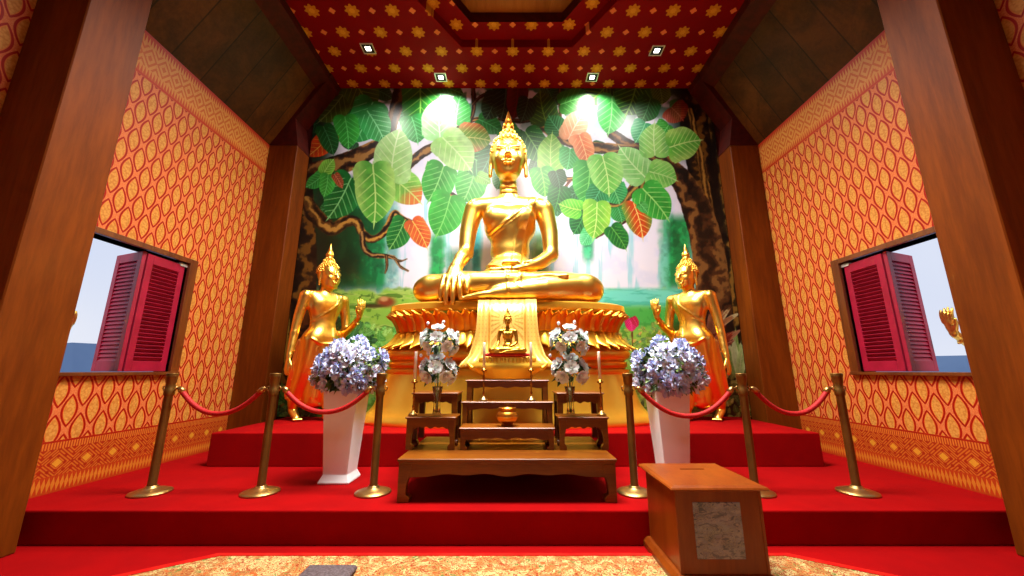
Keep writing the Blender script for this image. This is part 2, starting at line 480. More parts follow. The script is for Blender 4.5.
# far sea and hills seen through the windows
m = MB(); m.box(-900, 900, -900, 900, -6.2, -6.0); struct(m.build('sea', M['sea']))
for sgn, prof, nm in ((-1, [(-60, .0), (20, 2.4), (62, 3.3), (66.5, 3.4), (67.6, 4.6), (70, 5.0), (84, 5.2), (95, 4.5), (110, 3.), (140, 2.5), (200, 0)], 'hills_left'),
                      (1, [(-60, 0), (10, 1.), (50, 2.2), (68, 2.6), (90, 2.9), (120, 2.6), (200, 0)], 'hills_right')):
    m = MB(); X = sgn * 75.; vs = []; n = len(prof)
    for y, z in prof: vs += [(X, y, -6), (X + sgn * 6, y, z + 1.), (X + sgn * 30, y, -6)]
    fs = [(i * 3 + k, i * 3 + k + 1, i * 3 + k + 4, i * 3 + k + 3) for i in range(n - 1) for k in (0, 1)]
    m.add(vs, fs); struct(m.build(nm, M['hill']))

# ------------------------------------------------------------------ sculpting by smooth union of solids
class Sculpt:
    def __init__(s, lo, hi, h):
        s.lo = np.array(lo, np.float32); s.h = h
        s.n = np.ceil((np.array(hi) - s.lo) / h).astype(int) + 1
        s.g = np.full(s.n, .3, np.float32)
    def _reg(s, lo, hi):
        a = np.maximum(((np.array(lo) - s.lo) / s.h).astype(int), 0); b = np.minimum(((np.array(hi) - s.lo) / s.h).astype(int) + 2, s.n)
        sl = tuple(slice(int(i), int(j)) for i, j in zip(a, b))
        ax = [s.lo[k] + s.h * np.arange(a[k], b[k], dtype=np.float32) for k in range(3)]
        return sl, np.meshgrid(*ax, indexing='ij', sparse=True)
    def _join(s, sl, d, k, cut=False):
        g = s.g[sl]
        if cut:
            h = np.clip(.5 - .5 * (g + d) / k, 0, 1); s.g[sl] = g * (1 - h) - d * h + k * h * (1 - h); return
        h = np.clip(.5 + .5 * (g - d) / k, 0, 1); s.g[sl] = g * (1 - h) + d * h - k * h * (1 - h)
    def cap(s, a, b, ra, rb=None, k=.03, sq=(1, 1, 1), cut=False):
        """tapered capsule; sq squashes the section along world axes"""
        rb = ra if rb is None else rb
        a = np.array(a, np.float32); b = np.array(b, np.float32); q = np.array(sq, np.float32)
        R = max(ra, rb) * float(q.max()) + k + s.h * 2
        lo = np.minimum(a, b) - R; hi = np.maximum(a, b) + R
        if (hi < s.lo).any(): return s
        sl, (X, Y, Z) = s._reg(lo, hi)
        a2 = a / q; b2 = b / q; X, Y, Z = X / q[0], Y / q[1], Z / q[2]
        ab = b2 - a2; L = max(float(ab @ ab), 1e-9)
        t = np.clip(((X - a2[0]) * ab[0] + (Y - a2[1]) * ab[1] + (Z - a2[2]) * ab[2]) / L, 0, 1)
        d = np.sqrt((X - a2[0] - t * ab[0]) ** 2 + (Y - a2[1] - t * ab[1]) ** 2 + (Z - a2[2] - t * ab[2]) ** 2) - (ra + (rb - ra) * t)
        s._join(sl, d * float(q.min()), k, cut); return s
    def ell(s, c, r, k=.03, rot=None, cut=False):
        c = np.array(c, np.float32); r = np.array(r, np.float32); R = float(r.max()) + k + 2 * s.h
        ext = np.full(3, R) if rot is not None else r + k + 2 * s.h
        sl, (X, Y, Z) = s._reg(c - ext, c + ext)
        X, Y, Z = X - c[0], Y - c[1], Z - c[2]
        if rot is not None:
            A = np.array(rot.to_3x3().inverted(), np.float32)
            X, Y, Z = (A[i, 0] * X + A[i, 1] * Y + A[i, 2] * Z for i in range(3))
        k0 = np.sqrt((X / r[0]) ** 2 + (Y / r[1]) ** 2 + (Z / r[2]) ** 2) + 1e-6
        k1 = np.sqrt((X / r[0] ** 2) ** 2 + (Y / r[1] ** 2) ** 2 + (Z / r[2] ** 2) ** 2) + 1e-6
        s._join(sl, (k0 * (k0 - 1) / k1).astype(np.float32), k, cut); return s
    def chain(s, pts, rs, k=.02, sq=(1, 1, 1)):
        rs = rs if isinstance(rs, (list, tuple)) else [rs] * len(pts)
        q = np.array(sq, np.float32); P = np.array(pts, np.float32); n = len(P)
        # round the corners of the spine, then join it to the body in one go
        if n > 2:
            pp, rr = [], []
            for i in range(n - 1):
                p0, p1, p2, p3 = P[max(i - 1, 0)], P[i], P[i + 1], P[min(i + 2, n - 1)]
                for t in (0, .25, .5, .75):
                    pp.append(.5 * (2 * p1 + (p2 - p0) * t + (2 * p0 - 5 * p1 + 4 * p2 - p3) * t * t + (3 * p1 - p0 - 3 * p2 + p3) * t ** 3)); rr.append(rs[i] + (rs[i + 1] - rs[i]) * t)
            pp.append(P[-1]); rr.append(rs[-1]); P = np.array(pp, np.float32); rs = rr; n = len(P)
        R = max(rs) * float(q.max()) + k + s.h * 2
        sl, (X, Y, Z) = s._reg(P.min(0) - R, P.max(0) + R); X, Y, Z = X / q[0], Y / q[1], Z / q[2]; P = P / q; D = None
        for i in range(n - 1):
            a, b = P[i], P[i + 1]; ab = b - a; L = max(float(ab @ ab), 1e-9)
            t = np.clip(((X - a[0]) * ab[0] + (Y - a[1]) * ab[1] + (Z - a[2]) * ab[2]) / L, 0, 1)
            d = np.sqrt((X - a[0] - t * ab[0]) ** 2 + (Y - a[1] - t * ab[1]) ** 2 + (Z - a[2] - t * ab[2]) ** 2) - (rs[i] + (rs[i + 1] - rs[i]) * t)
            D = d if D is None else np.minimum(D, d)
        s._join(sl, D * float(q.min()), k)
        return s
    def front(s, x, z, ymax=1e9):
        """first solid surface met coming from -y"""
        if not hasattr(s, 'skin'): s.skin = s.g.copy()
        i = int(round((x - s.lo[0]) / s.h)); kz = int(round((z - s.lo[2]) / s.h))
        if not (0 <= i < s.n[0] and 0 <= kz < s.n[2]): return None
        col = s.skin[i, :, kz]; w = np.where(col < 0)[0]
        if len(w) == 0 or w[0] == 0: return None
        a, b = float(col[w[0] - 1]), float(col[w[0]])
        return float(s.lo[1] + s.h * (w[0] - 1 + a / (a - b)))
    def drape(s, pts, r, k=.008, step=.012, off=0., sq=(1, 1, 1)):
        """a raised fold following the front of the surface through (x, z) points"""
        out = []
        for (x0, z0), (x1, z1) in zip(pts[:-1], pts[1:]):
            n = max(2, int(math.hypot(x1 - x0, z1 - z0) / step))
            for i in range(n):
                t = i / n; x, z = x0 + (x1 - x0) * t, z0 + (z1 - z0) * t; y = s.front(x, z)
                if y is not None: out.append((x, y + off, z))
        run = out[:1]
        for p in out[1:]:
            if abs(p[1] - run[-1][1]) < .12: run.append(p)
            else:
                if len(run) > 3: s.chain(run[::2], r, k, sq)
                run = [p]
        if len(run) > 3: s.chain(run[::2], r, k, sq)
        return s
    def build(s, name, mat, parent=None, mirror=False, relax=2):
        g = openvdb.FloatGrid(background=.3); g.copyFromArray(np.clip(s.g, -.3, .3))
        p, q = g.convertToQuads(0.)[:2] if len(g.convertToQuads(0.)) == 2 else (g.convertToPolygons(0.)[0], g.convertToPolygons(0.)[2])
        p = p.astype(np.float32) * s.h + s.lo
        if mirror: p[:, 0] *= -1
        # orientation
        t = q[:2000]; n = np.cross(p[t[:, 1]] - p[t[:, 0]], p[t[:, 2]] - p[t[:, 0]]).sum(0)
        v = np.einsum('ij,ij->i', np.cross(p[q[:, 0]], p[q[:, 1]]), p[q[:, 2]]).sum() + np.einsum('ij,ij->i', np.cross(p[q[:, 0]], p[q[:, 2]]), p[q[:, 3]]).sum()
        if v < 0: q = q[:, ::-1]
        # light laplacian relax against voxel stepping
        for _ in range(relax):
            acc = np.zeros_like(p); cnt = np.zeros(len(p), np.float32)
            for i in range(4):
                a, b = q[:, i], q[:, (i + 1) % 4]
                for k in range(3):
                    acc[:, k] += np.bincount(a, p[b, k], len(p)) + np.bincount(b, p[a, k], len(p))
                cnt += np.bincount(a, minlength=len(p)) + np.bincount(b, minlength=len(p))
            p = p * .5 + .5 * acc / np.maximum(cnt, 1)[:, None]
        me = bpy.data.meshes.new(name); nq = len(q)
        me.vertices.add(len(p)); me.vertices.foreach_set('co', p.astype(np.float32).ravel())
        me.loops.add(nq * 4); me.loops.foreach_set('vertex_index', q.astype(np.int32).ravel())
        me.polygons.add(nq); me.polygons.foreach_set('loop_start', np.arange(0, nq * 4, 4, dtype=np.int32))
        me.polygons.foreach_set('use_smooth', np.ones(nq, bool))
        me.materials.append(mat); me.update(); me.validate()
        o = bpy.data.objects.new(name, me); COL.objects.link(o)
        if parent: o.parent = parent
        return o

def head(s, C, R, k=1., turn=None):
    """face, ears and skull of an image around centre C, head half-height R; looks to -y, turned by matrix"""
    T = turn or Matrix.Identity(3)
    def P(x, y, z): return tuple(Vector(C) + T @ (Vector((x, y, z)) * R))
    rot = T.to_4x4()
    kk = .06 * R
    s.ell(P(0, .05, .18), (.66 * R, .74 * R, .82 * R), kk * 2, rot)          # skull
    s.ell(P(0, -.18, -.22), (.56 * R, .58 * R, .70 * R), kk * 3, rot)        # face
    s.ell(P(0, -.26, -.64), (.44 * R, .40 * R, .30 * R), kk * 3, rot)        # jaw
    s.ell(P(0, -.50, -.80), (.20 * R, .16 * R, .13 * R), kk * 2, rot)        # chin
    for e in (-1, 1):
        s.ell(P(.28 * e, -.50, -.28), (.22 * R, .2 * R, .24 * R), kk * 3, rot)   # cheek
        s.ell(P(.27 * e, -.66, .10), (.19 * R, .13 * R, .085 * R), kk, rot)      # lowered eyelid
        pts = [P(.05 * e, -.80, .20), P(.16 * e, -.80, .34), P(.32 * e, -.72, .36), P(.47 * e, -.56, .24)]
        s.chain(pts, .028 * R, kk)                                              # brow
        pts = [P(.10 * e, -.80, .03), P(.24 * e, -.80, -.02), P(.42 * e, -.66, .06)]
        s.chain(pts, .030 * R, kk * .3); pts = [P(.12 * e, -.83, .085), P(.26 * e, -.81, .03), P(.43 * e, -.69, .10)]
        for a_, b_ in zip(pts[:-1], pts[1:]): s.cap(a_, b_, .022 * R, .022 * R, kk * .3, cut=True)
        s.ell(P(.66 * e, .02, .06), (.07 * R, .16 * R, .30 * R), kk, rot)        # ear
        s.cap(P(.66 * e, -.02, -.1), P(.69 * e, -.04, -.72), .085 * R, .075 * R, kk)
        s.ell(P(.09 * e, -.86, -.30), (.07 * R, .07 * R, .05 * R), kk, rot)
    s.cap(P(0, -.76, .20), P(0, -.92, -.26), .055 * R, .095 * R, kk)            # nose
    s.chain([P(-.20, -.72, -.49), P(-.08, -.82, -.475), P(0, -.82, -.49), P(.08, -.82, -.475), P(.20, -.72, -.49)], .034 * R, kk * .5)
    s.chain([P(-.14, -.74, -.575), P(0, -.81, -.595), P(.14, -.74, -.575)], .045 * R, kk * .5)

def curls(name, C, R, mat, parent, turn=None, mirror=False, n_rows=9, r=.06):
    """snail curls in rows over the skull and the cranial knob, one mesh"""
    T = turn or Matrix.Identity(3); m = MB()
    def put(v, rr):
        p = Vector(C) + T @ (Vector(v) * R)
        if mirror: p.x *= -1
        m.ball(p, rr * R, 7, 5)
    for j in range(n_rows):
        t = math.radians(2 + j * 84 / n_rows); rad = math.cos(t); nn = max(5, int(26 * rad))
        for i in range(nn):
            a = 2 * PI * (i + .5 * (j % 2)) / nn
            x, y, z = .68 * rad * math.cos(a), .05 + .76 * rad * math.sin(a), .18 + .84 * math.sin(t)
            if y < -.28 and z < .56 - .10 * abs(x): continue
            put((x, y, z), r * 1.15)
    for j in range(5):
        t = math.radians(5 + j * 17); rad = math.cos(t); nn = max(4, int(15 * rad))
        for i in range(nn):
            a = 2 * PI * (i + .5 * (j % 2)) / nn
            put((.36 * rad * math.cos(a), .1 + .38 * rad * math.sin(a), .96 + .34 * math.sin(t)), r)
    return m.build(name, mat, parent, smooth=True)

def finial(C, R, h, mat, parent, turn=None, mirror=False):
    """flame rising from the cranial knob"""
    T = turn or Matrix.Identity(3)
    b = Vector(C) + T @ (Vector((0, .1, 1.26)) * R)
    if mirror: b.x *= -1
    m = MB(); r = .2 * R
    prof = [(r * 1.25, -.03 * h), (r * 1.3, .03 * h), (r * .85, .07 * h), (r * 1.0, .12 * h), (r * .95, .28 * h), (r * .72, .42 * h), (r * .60, .46 * h), (r * .64, .5 * h), (r * .46, .64 * h), (r * .28, .8 * h), (r * .1, .95 * h), (.001, h)]
    m.lathe([(a, b.z + z) for a, z in prof], 16, (b.x, b.y), mod=lambda a, j, z: 1 + .16 * math.cos(a * 8) * (1 if 3 <= j <= 9 else 0))
    for k in range(4):
        a = PI / 4 + k * PI / 2
        m.tube([(b.x + r * 1.0 * math.cos(a), b.y + r * math.sin(a), b.z + .05 * h), (b.x + r * 1.1 * math.cos(a), b.y + r * 1.1 * math.sin(a), b.z + .25 * h), (b.x + r * .4 * math.cos(a), b.y + r * .4 * math.sin(a), b.z + .62 * h)], [r * .2, r * .24, r * .05], 6)
    return m.build('flame_finial', mat, parent, smooth=True)

# ------------------------------------------------------------------ the great seated image
def seated(h, small=False):
    s = Sculpt((-1.42, -.62, -.08), (1.42, .56, 2.95), h)
    c = s.cap; e = s.ell
    # torso: broad shoulders, narrow waist
    e((.02, .18, .28), (.50, .34, .26), .06)
    e((.03, .10, .52), (.37, .27, .26), .08)
    e((.03, .16, .86), (.30, .22, .34), .08)
    e((.03, .14, 1.26), (.40, .25, .36), .08)
    for k in (-1, 1):
        e((.02 + .19 * k, .0, 1.34), (.21, .15, .19), .06)
        c((.02 + .06 * k, .16, 1.62), (.02 + .50 * k, .14, 1.56), .145, .155, .07)
    c((.01, .16, 1.60), (0, .17, 2.05), .165, .125, .06)
    for z in (1.80, 1.88): 
        s.chain([(-.125, .06, z), (0, .01, z - .015), (.125, .06, z)], .014, .01)
    # her... right arm (image left) reaching down over the shin
    s.chain([(-.53, .13, 1.52), (-.60, .08, 1.18), (-.62, -.02, .78)], [.152, .132, .105], .04)
    s.chain([(-.62, -.02, .78), (-.66, -.16, .66), (-.71, -.30, .50)], [.105, .108, .072], .04)
    s.chain([(-.71, -.30, .50), (-.735, -.37, .38), (-.745, -.44, .24)], [.075, .085, .10], .03, (1.25, .7, 1))
    kn = [(-.85, -.46, .25), (-.785, -.49, .22), (-.715, -.50, .21), (-.645, -.49, .23)]
    ln = [.26, .30, .29, .23]
    for (x, y, z), L, dx in zip(kn, ln, (-.02, -.01, .005, .02)):
        s.chain([(x, y + .03, z + .07), (x + dx, y - .045, z - L * .35), (x + dx * 1.4, y - .05, z - L * .75), (x + dx * 1.4, y - .035, z - L)], [.038, .036, .031, .024], .012)
    s.chain([(-.63, -.38, .36), (-.57, -.45, .27), (-.535, -.50, .16), (-.53, -.51, .10)], [.045, .038, .034, .026], .015)
    # left arm (image right), hand resting in the lap
    s.chain([(.56, .13, 1.50), (.63, .08, 1.14), (.635, .0, .76)], [.152, .128, .108], .04)
    s.chain([(.635, .0, .76), (.46, -.14, .60), (.26, -.26, .50)], [.108, .10, .07], .04)
    s.chain([(.26, -.26, .50), (.14, -.31, .455), (.02, -.33, .435)], [.07, .085, .08], .03, (1, 1.25, .6))
    for i in range(4):
        y = -.27 - .048 * i
        s.chain([(.02, y, .44), (-.10, y - .01, .43), (-.20, y, .425), (-.29 + .03 * abs(i - 1), y + .01, .44)], [.034, .031, .028, .02], .012)
    s.chain([(.20, -.33, .50), (.10, -.37, .53), (.0, -.36, .53), (-.07, -.34, .52)], [.04, .034, .03, .022], .014)
    # legs
    s.chain([(-.22, .12, .26), (-.62, .04, .27), (-1.04, -.10, .215)], [.25, .25, .205], .07)
    s.chain([(.24, .12, .26), (.64, .04, .27), (1.05, -.10, .215)], [.25, .25, .215], .07)
    e((-1.10, -.12, .20), (.24, .22, .205), .06); e((1.12, -.12, .20), (.24, .22, .215), .06)
    s.chain([(1.08, -.15, .20), (.5, -.36, .155), (.02, -.46, .105), (-.16, -.48, .085)], [.20, .175, .115, .085], .05)   # lower shin
    s.chain([(-1.06, -.15, .20), (-.45, -.33, .24), (.10, -.40, .27), (.34, -.38, .30)], [.20, .17, .125, .09], .05)      # upper shin
    # sole of the upper foot, turned up on the thigh
    s.chain([(.34, -.37, .31), (.50, -.34, .34), (.66, -.31, .335)], [.085, .095, .10], .03, (1, 1.2, .6))
    for i in range(5):
        y = -.41 + .048 * i
        s.cap((.70, y, .335), (.80 - .012 * i, y + .01, .345), .03, .026 if i else .034, .012)
    # tip of the lower foot under the shin
    s.chain([(-.14, -.48, .08), (-.30, -.50, .06), (-.46, -.50, .035), (-.56, -.49, .02)], [.085, .075, .055, .035], .03, (1, 1, .75))
    for i in range(4): s.cap((-.50, -.53 + .035 * i, .03), (-.60, -.525 + .035 * i, .005), .026, .02, .01)
    head(s, (0, .10, 2.38), .41)
    e((0, .14, 2.74), (.165, .17, .13), .03)
    # robe: edge across the chest, flat sash, hem at ankle and wrist
    if True:
        s.drape([(.44, 1.67), (.30, 1.52), (.12, 1.36), (-.10, 1.20), (-.30, 1.08), (-.36, 1.02)], .015, .012)
        s.drape([(.46, 1.63), (.33, 1.48), (.15, 1.31), (-.08, 1.15), (-.30, 1.02)], .009, .008)
        for dx in (0, .022, .044, .066, .088, .110):
            s.drape([(.36 + dx * .6, 1.70), (.20 + dx, 1.30), (.10 + dx, .95), (.06 + dx, .56)], .015 if dx in (0, .110) else .012, .014, sq=(1, 1, 1))
        s.drape([(-.32, .60), (-.10, .545), (.10, .54), (.36, .60)], .018, .014)
        s.drape([(.06, .50), (.0, .30)], .012, .01)
        s.drape([(-.13, .52), (-.03, .40), (.03, .16)], .010, .01); s.drape([(.24, .42), (.10, .22), (.2, .12)], .010, .01)
        s.ell((-.12, -.105, 1.30), (.026, .02, .026), .015)
        s.drape([(.16, .40), (.17, .18)], .014, .01); s.drape([(-.0, .20), (.02, .06)], .014, .01)
        s.chain([(.21, -.34, .55), (.29, -.31, .56), (.31, -.22, .56), (.27, -.17, .52)], .014, .01)
    return s
st = empty('seated_buddha_statue', (-.06, 5.35, 1.955))
tag(st, 'great golden seated Buddha statue on the lotus throne, hand reaching over its shin', 'statue')
BS = seated(.0125)
BS.build('body', M['gold'], st)
curls('hair_curls', (0, .10, 2.38), .41, M['gold'], st, r=.058)
finial((0, .10, 2.38), .41, .40, M['gold_dark'], st)

# small seated image on its cushion: same pose, own proportions
def small_seated():
    s = seated(.028)
    return s
sb = empty('small_buddha_statue', (-.05, 4.21, 1.228)); sb.scale = (.158,) * 3
tag(sb, 'small golden seated Buddha statue on a red cushion before the throne', 'statue')
small_seated().build('body', M['gold_small'], sb)
curls('hair_curls', (0, .10, 2.38), .41, M['gold_small'], sb, r=.062)
finial((0, .10, 2.38), .41, .42, M['gold_small'], sb)

# ------------------------------------------------------------------ walking images
TURN = Matrix.Rotation(math.radians(14), 3, 'Z')
HC, HR = (.0, -.03, 2.08), .222
def walking():
    s = Sculpt((-.62, -.62, -.02), (.62, .52, 2.42), .0105)
    e = s.ell; c = s.cap
    e((0, .0, 1.60), (.235, .135, .22), .06); e((0, .0, 1.36), (.18, .115, .24), .08); e((0, -.0, 1.14), (.215, .145, .19), .07)
    e((0, -.03, 1.24), (.12, .08, .15), .08)
    for k in (-1, 1):
        e((.10 * k, -.045, 1.64), (.12, .085, .12), .08)
        c((.05 * k, .0, 1.775), (.27 * k, .0, 1.745), .075, .082, .05)
    c((0, .0, 1.74), (0, -.02, 1.96), .085, .075, .05)
    # hanging right arm
    s.chain([(-.285, .0, 1.73), (-.335, .02, 1.45), (-.375, .0, 1.20)], [.082, .066, .052], .03)
    s.chain([(-.375, .0, 1.20), (-.40, -.03, 1.02), (-.43, -.06, .88)], [.052, .05, .034], .02)
    s.chain([(-.43, -.06, .88), (-.44, -.07, .80), (-.445, -.075, .76)], [.036, .045, .042], .02, (.6, 1.1, 1))
    for i in range(4):
        y = -.115 + .027 * i
        s.chain([(-.445, y, .765), (-.45, y - .005, .69), (-.44, y, .62 + .012 * abs(i - 1.5))], [.0185, .0165, .012], .006)
    s.chain([(-.435, -.11, .81), (-.425, -.145, .75), (-.42, -.15, .70)], [.02, .017, .012], .008)
    # raised left arm, palm forward
    s.chain([(.285, .0, 1.73), (.35, .02, 1.48), (.36, -.02, 1.26)], [.082, .068, .056], .03)
    s.chain([(.36, -.02, 1.26), (.36, -.20, 1.34), (.355, -.37, 1.46)], [.056, .052, .034], .02)
    s.chain([(.355, -.37, 1.46), (.355, -.39, 1.53), (.355, -.40, 1.58)], [.036, .046, .046], .02, (1.1, .6, 1))
    for i in range(4):
        x = .315 + .029 * i
        s.chain([(x, -.40, 1.585), (x + .004 * (i - 1.5), -.405, 1.66), (x + .008 * (i - 1.5), -.39, 1.74 - .014 * abs(i - 1.3))], [.019, .017, .012], .006)
    s.chain([(.315, -.39, 1.51), (.275, -.42, 1.56), (.265, -.43, 1.61)], [.021, .018, .013], .008)
    # robed legs mid-stride
    s.chain([(-.10, .0, 1.12), (-.13, .09, .68), (-.15, .28, .22)], [.165, .125, .085], .06)
    s.chain([(.10, .0, 1.12), (.12, -.10, .66), (.13, -.16, .20)], [.165, .125, .088], .06)
    s.chain([(0, .02, 1.0), (0, .04, .60), (0, .06, .26)], [.14, .13, .12], .06, (1, 1.1, 1))
    # robe hem flares and the fold hanging from the raised arm
    s.chain([(.34, .03, 1.30), (.35, .06, .90), (.33, .10, .50), (.30, .12, .30)], [.032, .034, .032, .02], .03, (.8, 2.2, 1))
    s.chain([(.22, .06, 1.25), (.24, .08, .85), (.24, .10, .45)], [.04, .045, .04], .05, (2., .6, 1))
    s.chain([(-.26, .08, 1.1), (-.27, .17, .7), (-.27, .28, .34)], [.02, .03, .02], .05, (1.6, .7, 1))
    s.chain([(-.25, .30, .30), (-.14, .24, .235), (0, .06, .215), (.13, -.14, .205), (.26, -.02, .27)], .028, .03, (1, 1.6, .7))
    # feet
    s.chain([(.13, -.16, .24), (.13, -.15, .12), (.13, -.13, .06)], [.06, .05, .058], .02)
    s.chain([(.13, -.13, .05), (.14, -.25, .045), (.145, -.33, .032)], [.058, .056, .045], .02, (1, 1, .8))
    for i in range(5): s.cap((.095 + .024 * i, -.35, .025), (.092 + .026 * i, -.405 + .008 * i, .018), .02, .017, .006)
    s.chain([(-.15, .28, .26), (-.155, .32, .19), (-.155, .29, .12)], [.055, .045, .052], .02)
    s.chain([(-.155, .31, .14), (-.155, .22, .08), (-.155, .15, .04)], [.055, .054, .045], .02, (1, 1, .9))
    for i in range(5): s.cap((-.115 - .022 * i, .13, .028), (-.112 - .025 * i, .07 + .008 * i, .018), .019, .016, .006)
    head(s, HC, HR, turn=TURN)
    e((0, .0, 2.28), (.09, .095, .07), .02)
    s.drape([(.22, 1.80), (.10, 1.62), (-.06, 1.48), (-.19, 1.36)], .011, .008, .008)
    for dx in (0, .03, .06): s.drape([(.14 + dx, 1.80), (.12 + dx, 1.5), (.10 + dx, 1.1), (.09 + dx, .8)], .010, .008, .008)
    s.drape([(-.20, 1.13), (-.08, 1.06), (.08, 1.06), (.20, 1.13)], .014, .01, .008)
    s.drape([(-.02, 1.05), (.0, .7), (-.01, .3)], .014, .012, .01)
    s.drape([(-.10, 1.0), (-.06, .6), (-.08, .3)], .009, .01, .01); s.drape([(.08, 1.0), (.05, .6), (.06, .3)], .009, .01, .01)
    s.chain([(-.39, -.075, .96), (-.36, -.08, .93)], .01, .01)
    s.chain([(.40, -.30, 1.38), (.36, -.34, 1.36), (.31, -.29, 1.40)], .012, .01)
    return s
WS = walking()
def walking_statue(loc, deg, mirror, label, scale=1., src=None):
    t = empty('walking_buddha_statue', loc, math.radians(deg)); t.scale = (scale,) * 3
    tag(t, label, 'statue')
    if src:
        for ch in kids(src): c = ch.copy(); COL.objects.link(c); c.parent = t
    else:
        WS.build('body', M['gold'], t, mirror)
        curls('hair_curls', HC, HR, M['gold'], t, TURN, mirror, r=.058)
        finial(HC, HR, .24, M['gold'], t, TURN, mirror)
        m = MB(); m.lathe([(.0, 0), (.34, 0), (.34, .012), (0.001, .014)], 24, (0, -.02), close=False)
    return t
wl = walking_statue((-2.80, 5.56, ZU + .004), 52, False, 'golden walking Buddha statue left of the throne, in front of the mural tree trunk')
wr = walking_statue((2.67, 5.56, ZU + .004), -48, True, 'golden walking Buddha statue right of the throne, beside the pale spiky painted leaves')
for sgn in (-1, 1):
    m = MB(); xs = sorted((sgn * 4.3, sgn * 7.2)); m.box(xs[0], xs[1], 1., 7., -.3, -.066); struct(m.build('terrace', M['white']))
walking_statue((-5.02, 3.55, -.06), 90, False, 'golden walking Buddha statue outside the left window, its hand showing past the pillar', 1., wl)
walking_statue((5.0, 3.60, -.04), -90, True, 'golden walking Buddha statue outside the right window, its hand showing past the pillar', 1., wr)

# ------------------------------------------------------------------ lotus throne
TH = empty('lotus_throne', (-.06, 5.37, ZU))
tag(TH, 'wide golden lotus throne carrying the great seated Buddha statue', 'throne')
def EL(prof, sy, seg=96, mod=None):
    m = MB(); m.lathe(prof, seg, (0, 0), sy, mod); return m
SY = .30
EL([(2.0, 0), (2.02, .03), (2.0, .07), (1.93, .12), (1.87, .17), (1.82, .24), (1.76, .40), (1.70, .58), (1.665, .64), (1.69, .66), (1.69, .70), (1.6, .715), (.3, .72)], SY).build('base_bell', M['gold_satin'], TH, smooth=True, angle=.6)
EL([(1.60, .70), (1.665, .74), (1.66, .80), (1.60, .82), (1.3, .83)], SY).build('shadow_line_moulding', M['gold_dark'], TH, smooth=True)  # ring in deeper gold, standing in for the red shadow line
EL([(1.4, .80), (1.62, .815), (1.70, .86), (1.715, .92), (1.68, .98), (1.55, 1.01), (1.3, 1.02)], SY).build('cushion_ring', M['gold_satin'], TH, smooth=True)
EL([(1.3, .99), (1.56, 1.02), (1.50, 1.13), (1.54, 1.22), (1.4, 1.24)], SY).build('waist', M['gold_dark'], TH, smooth=True)
EL([(1.3, 1.46), (1.62, 1.465), (1.68, 1.50), (1.67, 1.575), (1.60, 1.597), (.2, 1.60)], SY).build('seat_plate', M['gold_satin'], TH, smooth=True, angle=.6)
def petal_mesh(w, L, flare, tip, up=1):
    """one pointed lotus petal, hinged at origin, growing along z, curling outwards (+r)"""
    V = []; F = []; nu, nv = 8, 9
    for j in range(nv):
        t = j / (nv - 1); ww = w * (math.sin(PI * min(1, t * .62 + .30)) ** .8) * (1 if t < .75 else (1 - (t - .75) / .25) ** .6 + .0)
        for i in range(nu + 1):
            u = (i / nu) * 2 - 1
            V.append((u * ww / 2, flare * t ** 1.5 + .06 * (1 - u * u) * (1 - .3 * t) + (tip * max(0, t - .8) * 5), up * L * t))
    for j in range(nv - 1):
        for i in range(nu):
            a = j * (nu + 1) + i; F.append((a, a + 1, a + nu + 2, a + nu + 1))
    return V, F
def petals(name, n, rad, z0, w, L, flare, tip, up, mat, ph=0.):
    m = MB(); V, F = petal_mesh(w, L, flare, tip, up)
    for k in range(n):
        a = 2 * PI * (k + ph) / n
        # even spacing along the ellipse
        ca, sa = math.cos(a), math.sin(a)
        cx, cy = rad * ca, rad * SY * sa
        nx, ny = ca * SY, sa; l = math.hypot(nx, ny); nx /= l; ny /= l
        if cy > .25: continue
        m.add([(cx + nx * r + ny * u, cy + ny * r - nx * u, z0 + z) for u, r, z in V], F)
    o = m.build(name, mat, TH, smooth=True)
    md = o.modifiers.new('thick', 'SOLIDIFY'); md.thickness = .012
    return o
petals('upper_petals', 44, 1.50, 1.19, .235, .24, .15, .035, 1, M['gold_dark'])
petals('upper_petals', 44, 1.47, 1.19, .235, .275, .165, .02, 1, M['gold_dark'], .5)
petals('lower_petals', 44, 1.54, 1.18, .22, .20, .20, .03, -1, M['gold_satin'], .25)
petals('lower_petals', 44, 1.52, 1.20, .22, .24, .17, .0, -1, M['gold_satin'], .75)
EL([(1.35, 1.16), (1.56, 1.175), (1.58, 1.195), (1.56, 1.215), (1.35, 1.23)], SY).build('bead_band', M['gold'], TH, smooth=True, mod=None) if False else \
    EL([(1.35, 1.16), (1.56, 1.175), (1.58, 1.195), (1.56, 1.215), (1.35, 1.23)], SY).build('bead_band', M['gold'], TH, smooth=True)

# brocade cloth hanging over the front of the throne
m = MB(); yf0 = 5.37 - 1.66 * SY
prof = [(4.98, 1.962), (4.90, 1.968), (4.84, 1.955), (4.76, 1.90), (4.67, 1.82), (4.64, 1.70), (4.63, 1.54), (4.62, 1.40), (4.595, 1.28), (4.54, 1.19), (4.50, 1.13)]
wd = [.38, .38, .38, .375, .37, .37, .38, .40, .46, .54, .58]
nx = 40; vs = []; fs = []
for (y, z), w_ in zip(prof, wd):
    for i in range(nx + 1):
        u = i / nx * 2 - 1
        f = .018 * math.cos(u * 22) * (abs(u) > .5) * min(1, (1.97 - z) * 5)
        vs.append((-.06 + u * w_, y + f, z + (-.06 * u * u if z < 1.3 else 0)))
for j in range(len(prof) - 1):
    for i in range(nx): a = j * (nx + 1) + i; fs.append((a, a + 1, a + nx + 2, a + nx + 1))
m.add(vs, fs); o = m.build('brocade_cloth', M['brocade'], smooth=True)
md = o.modifiers.new('thick', 'SOLIDIFY'); md.thickness = .008; md.offset = 0
tag(o, 'gold brocade cloth with woven rays hanging over the front of the throne', 'cloth')

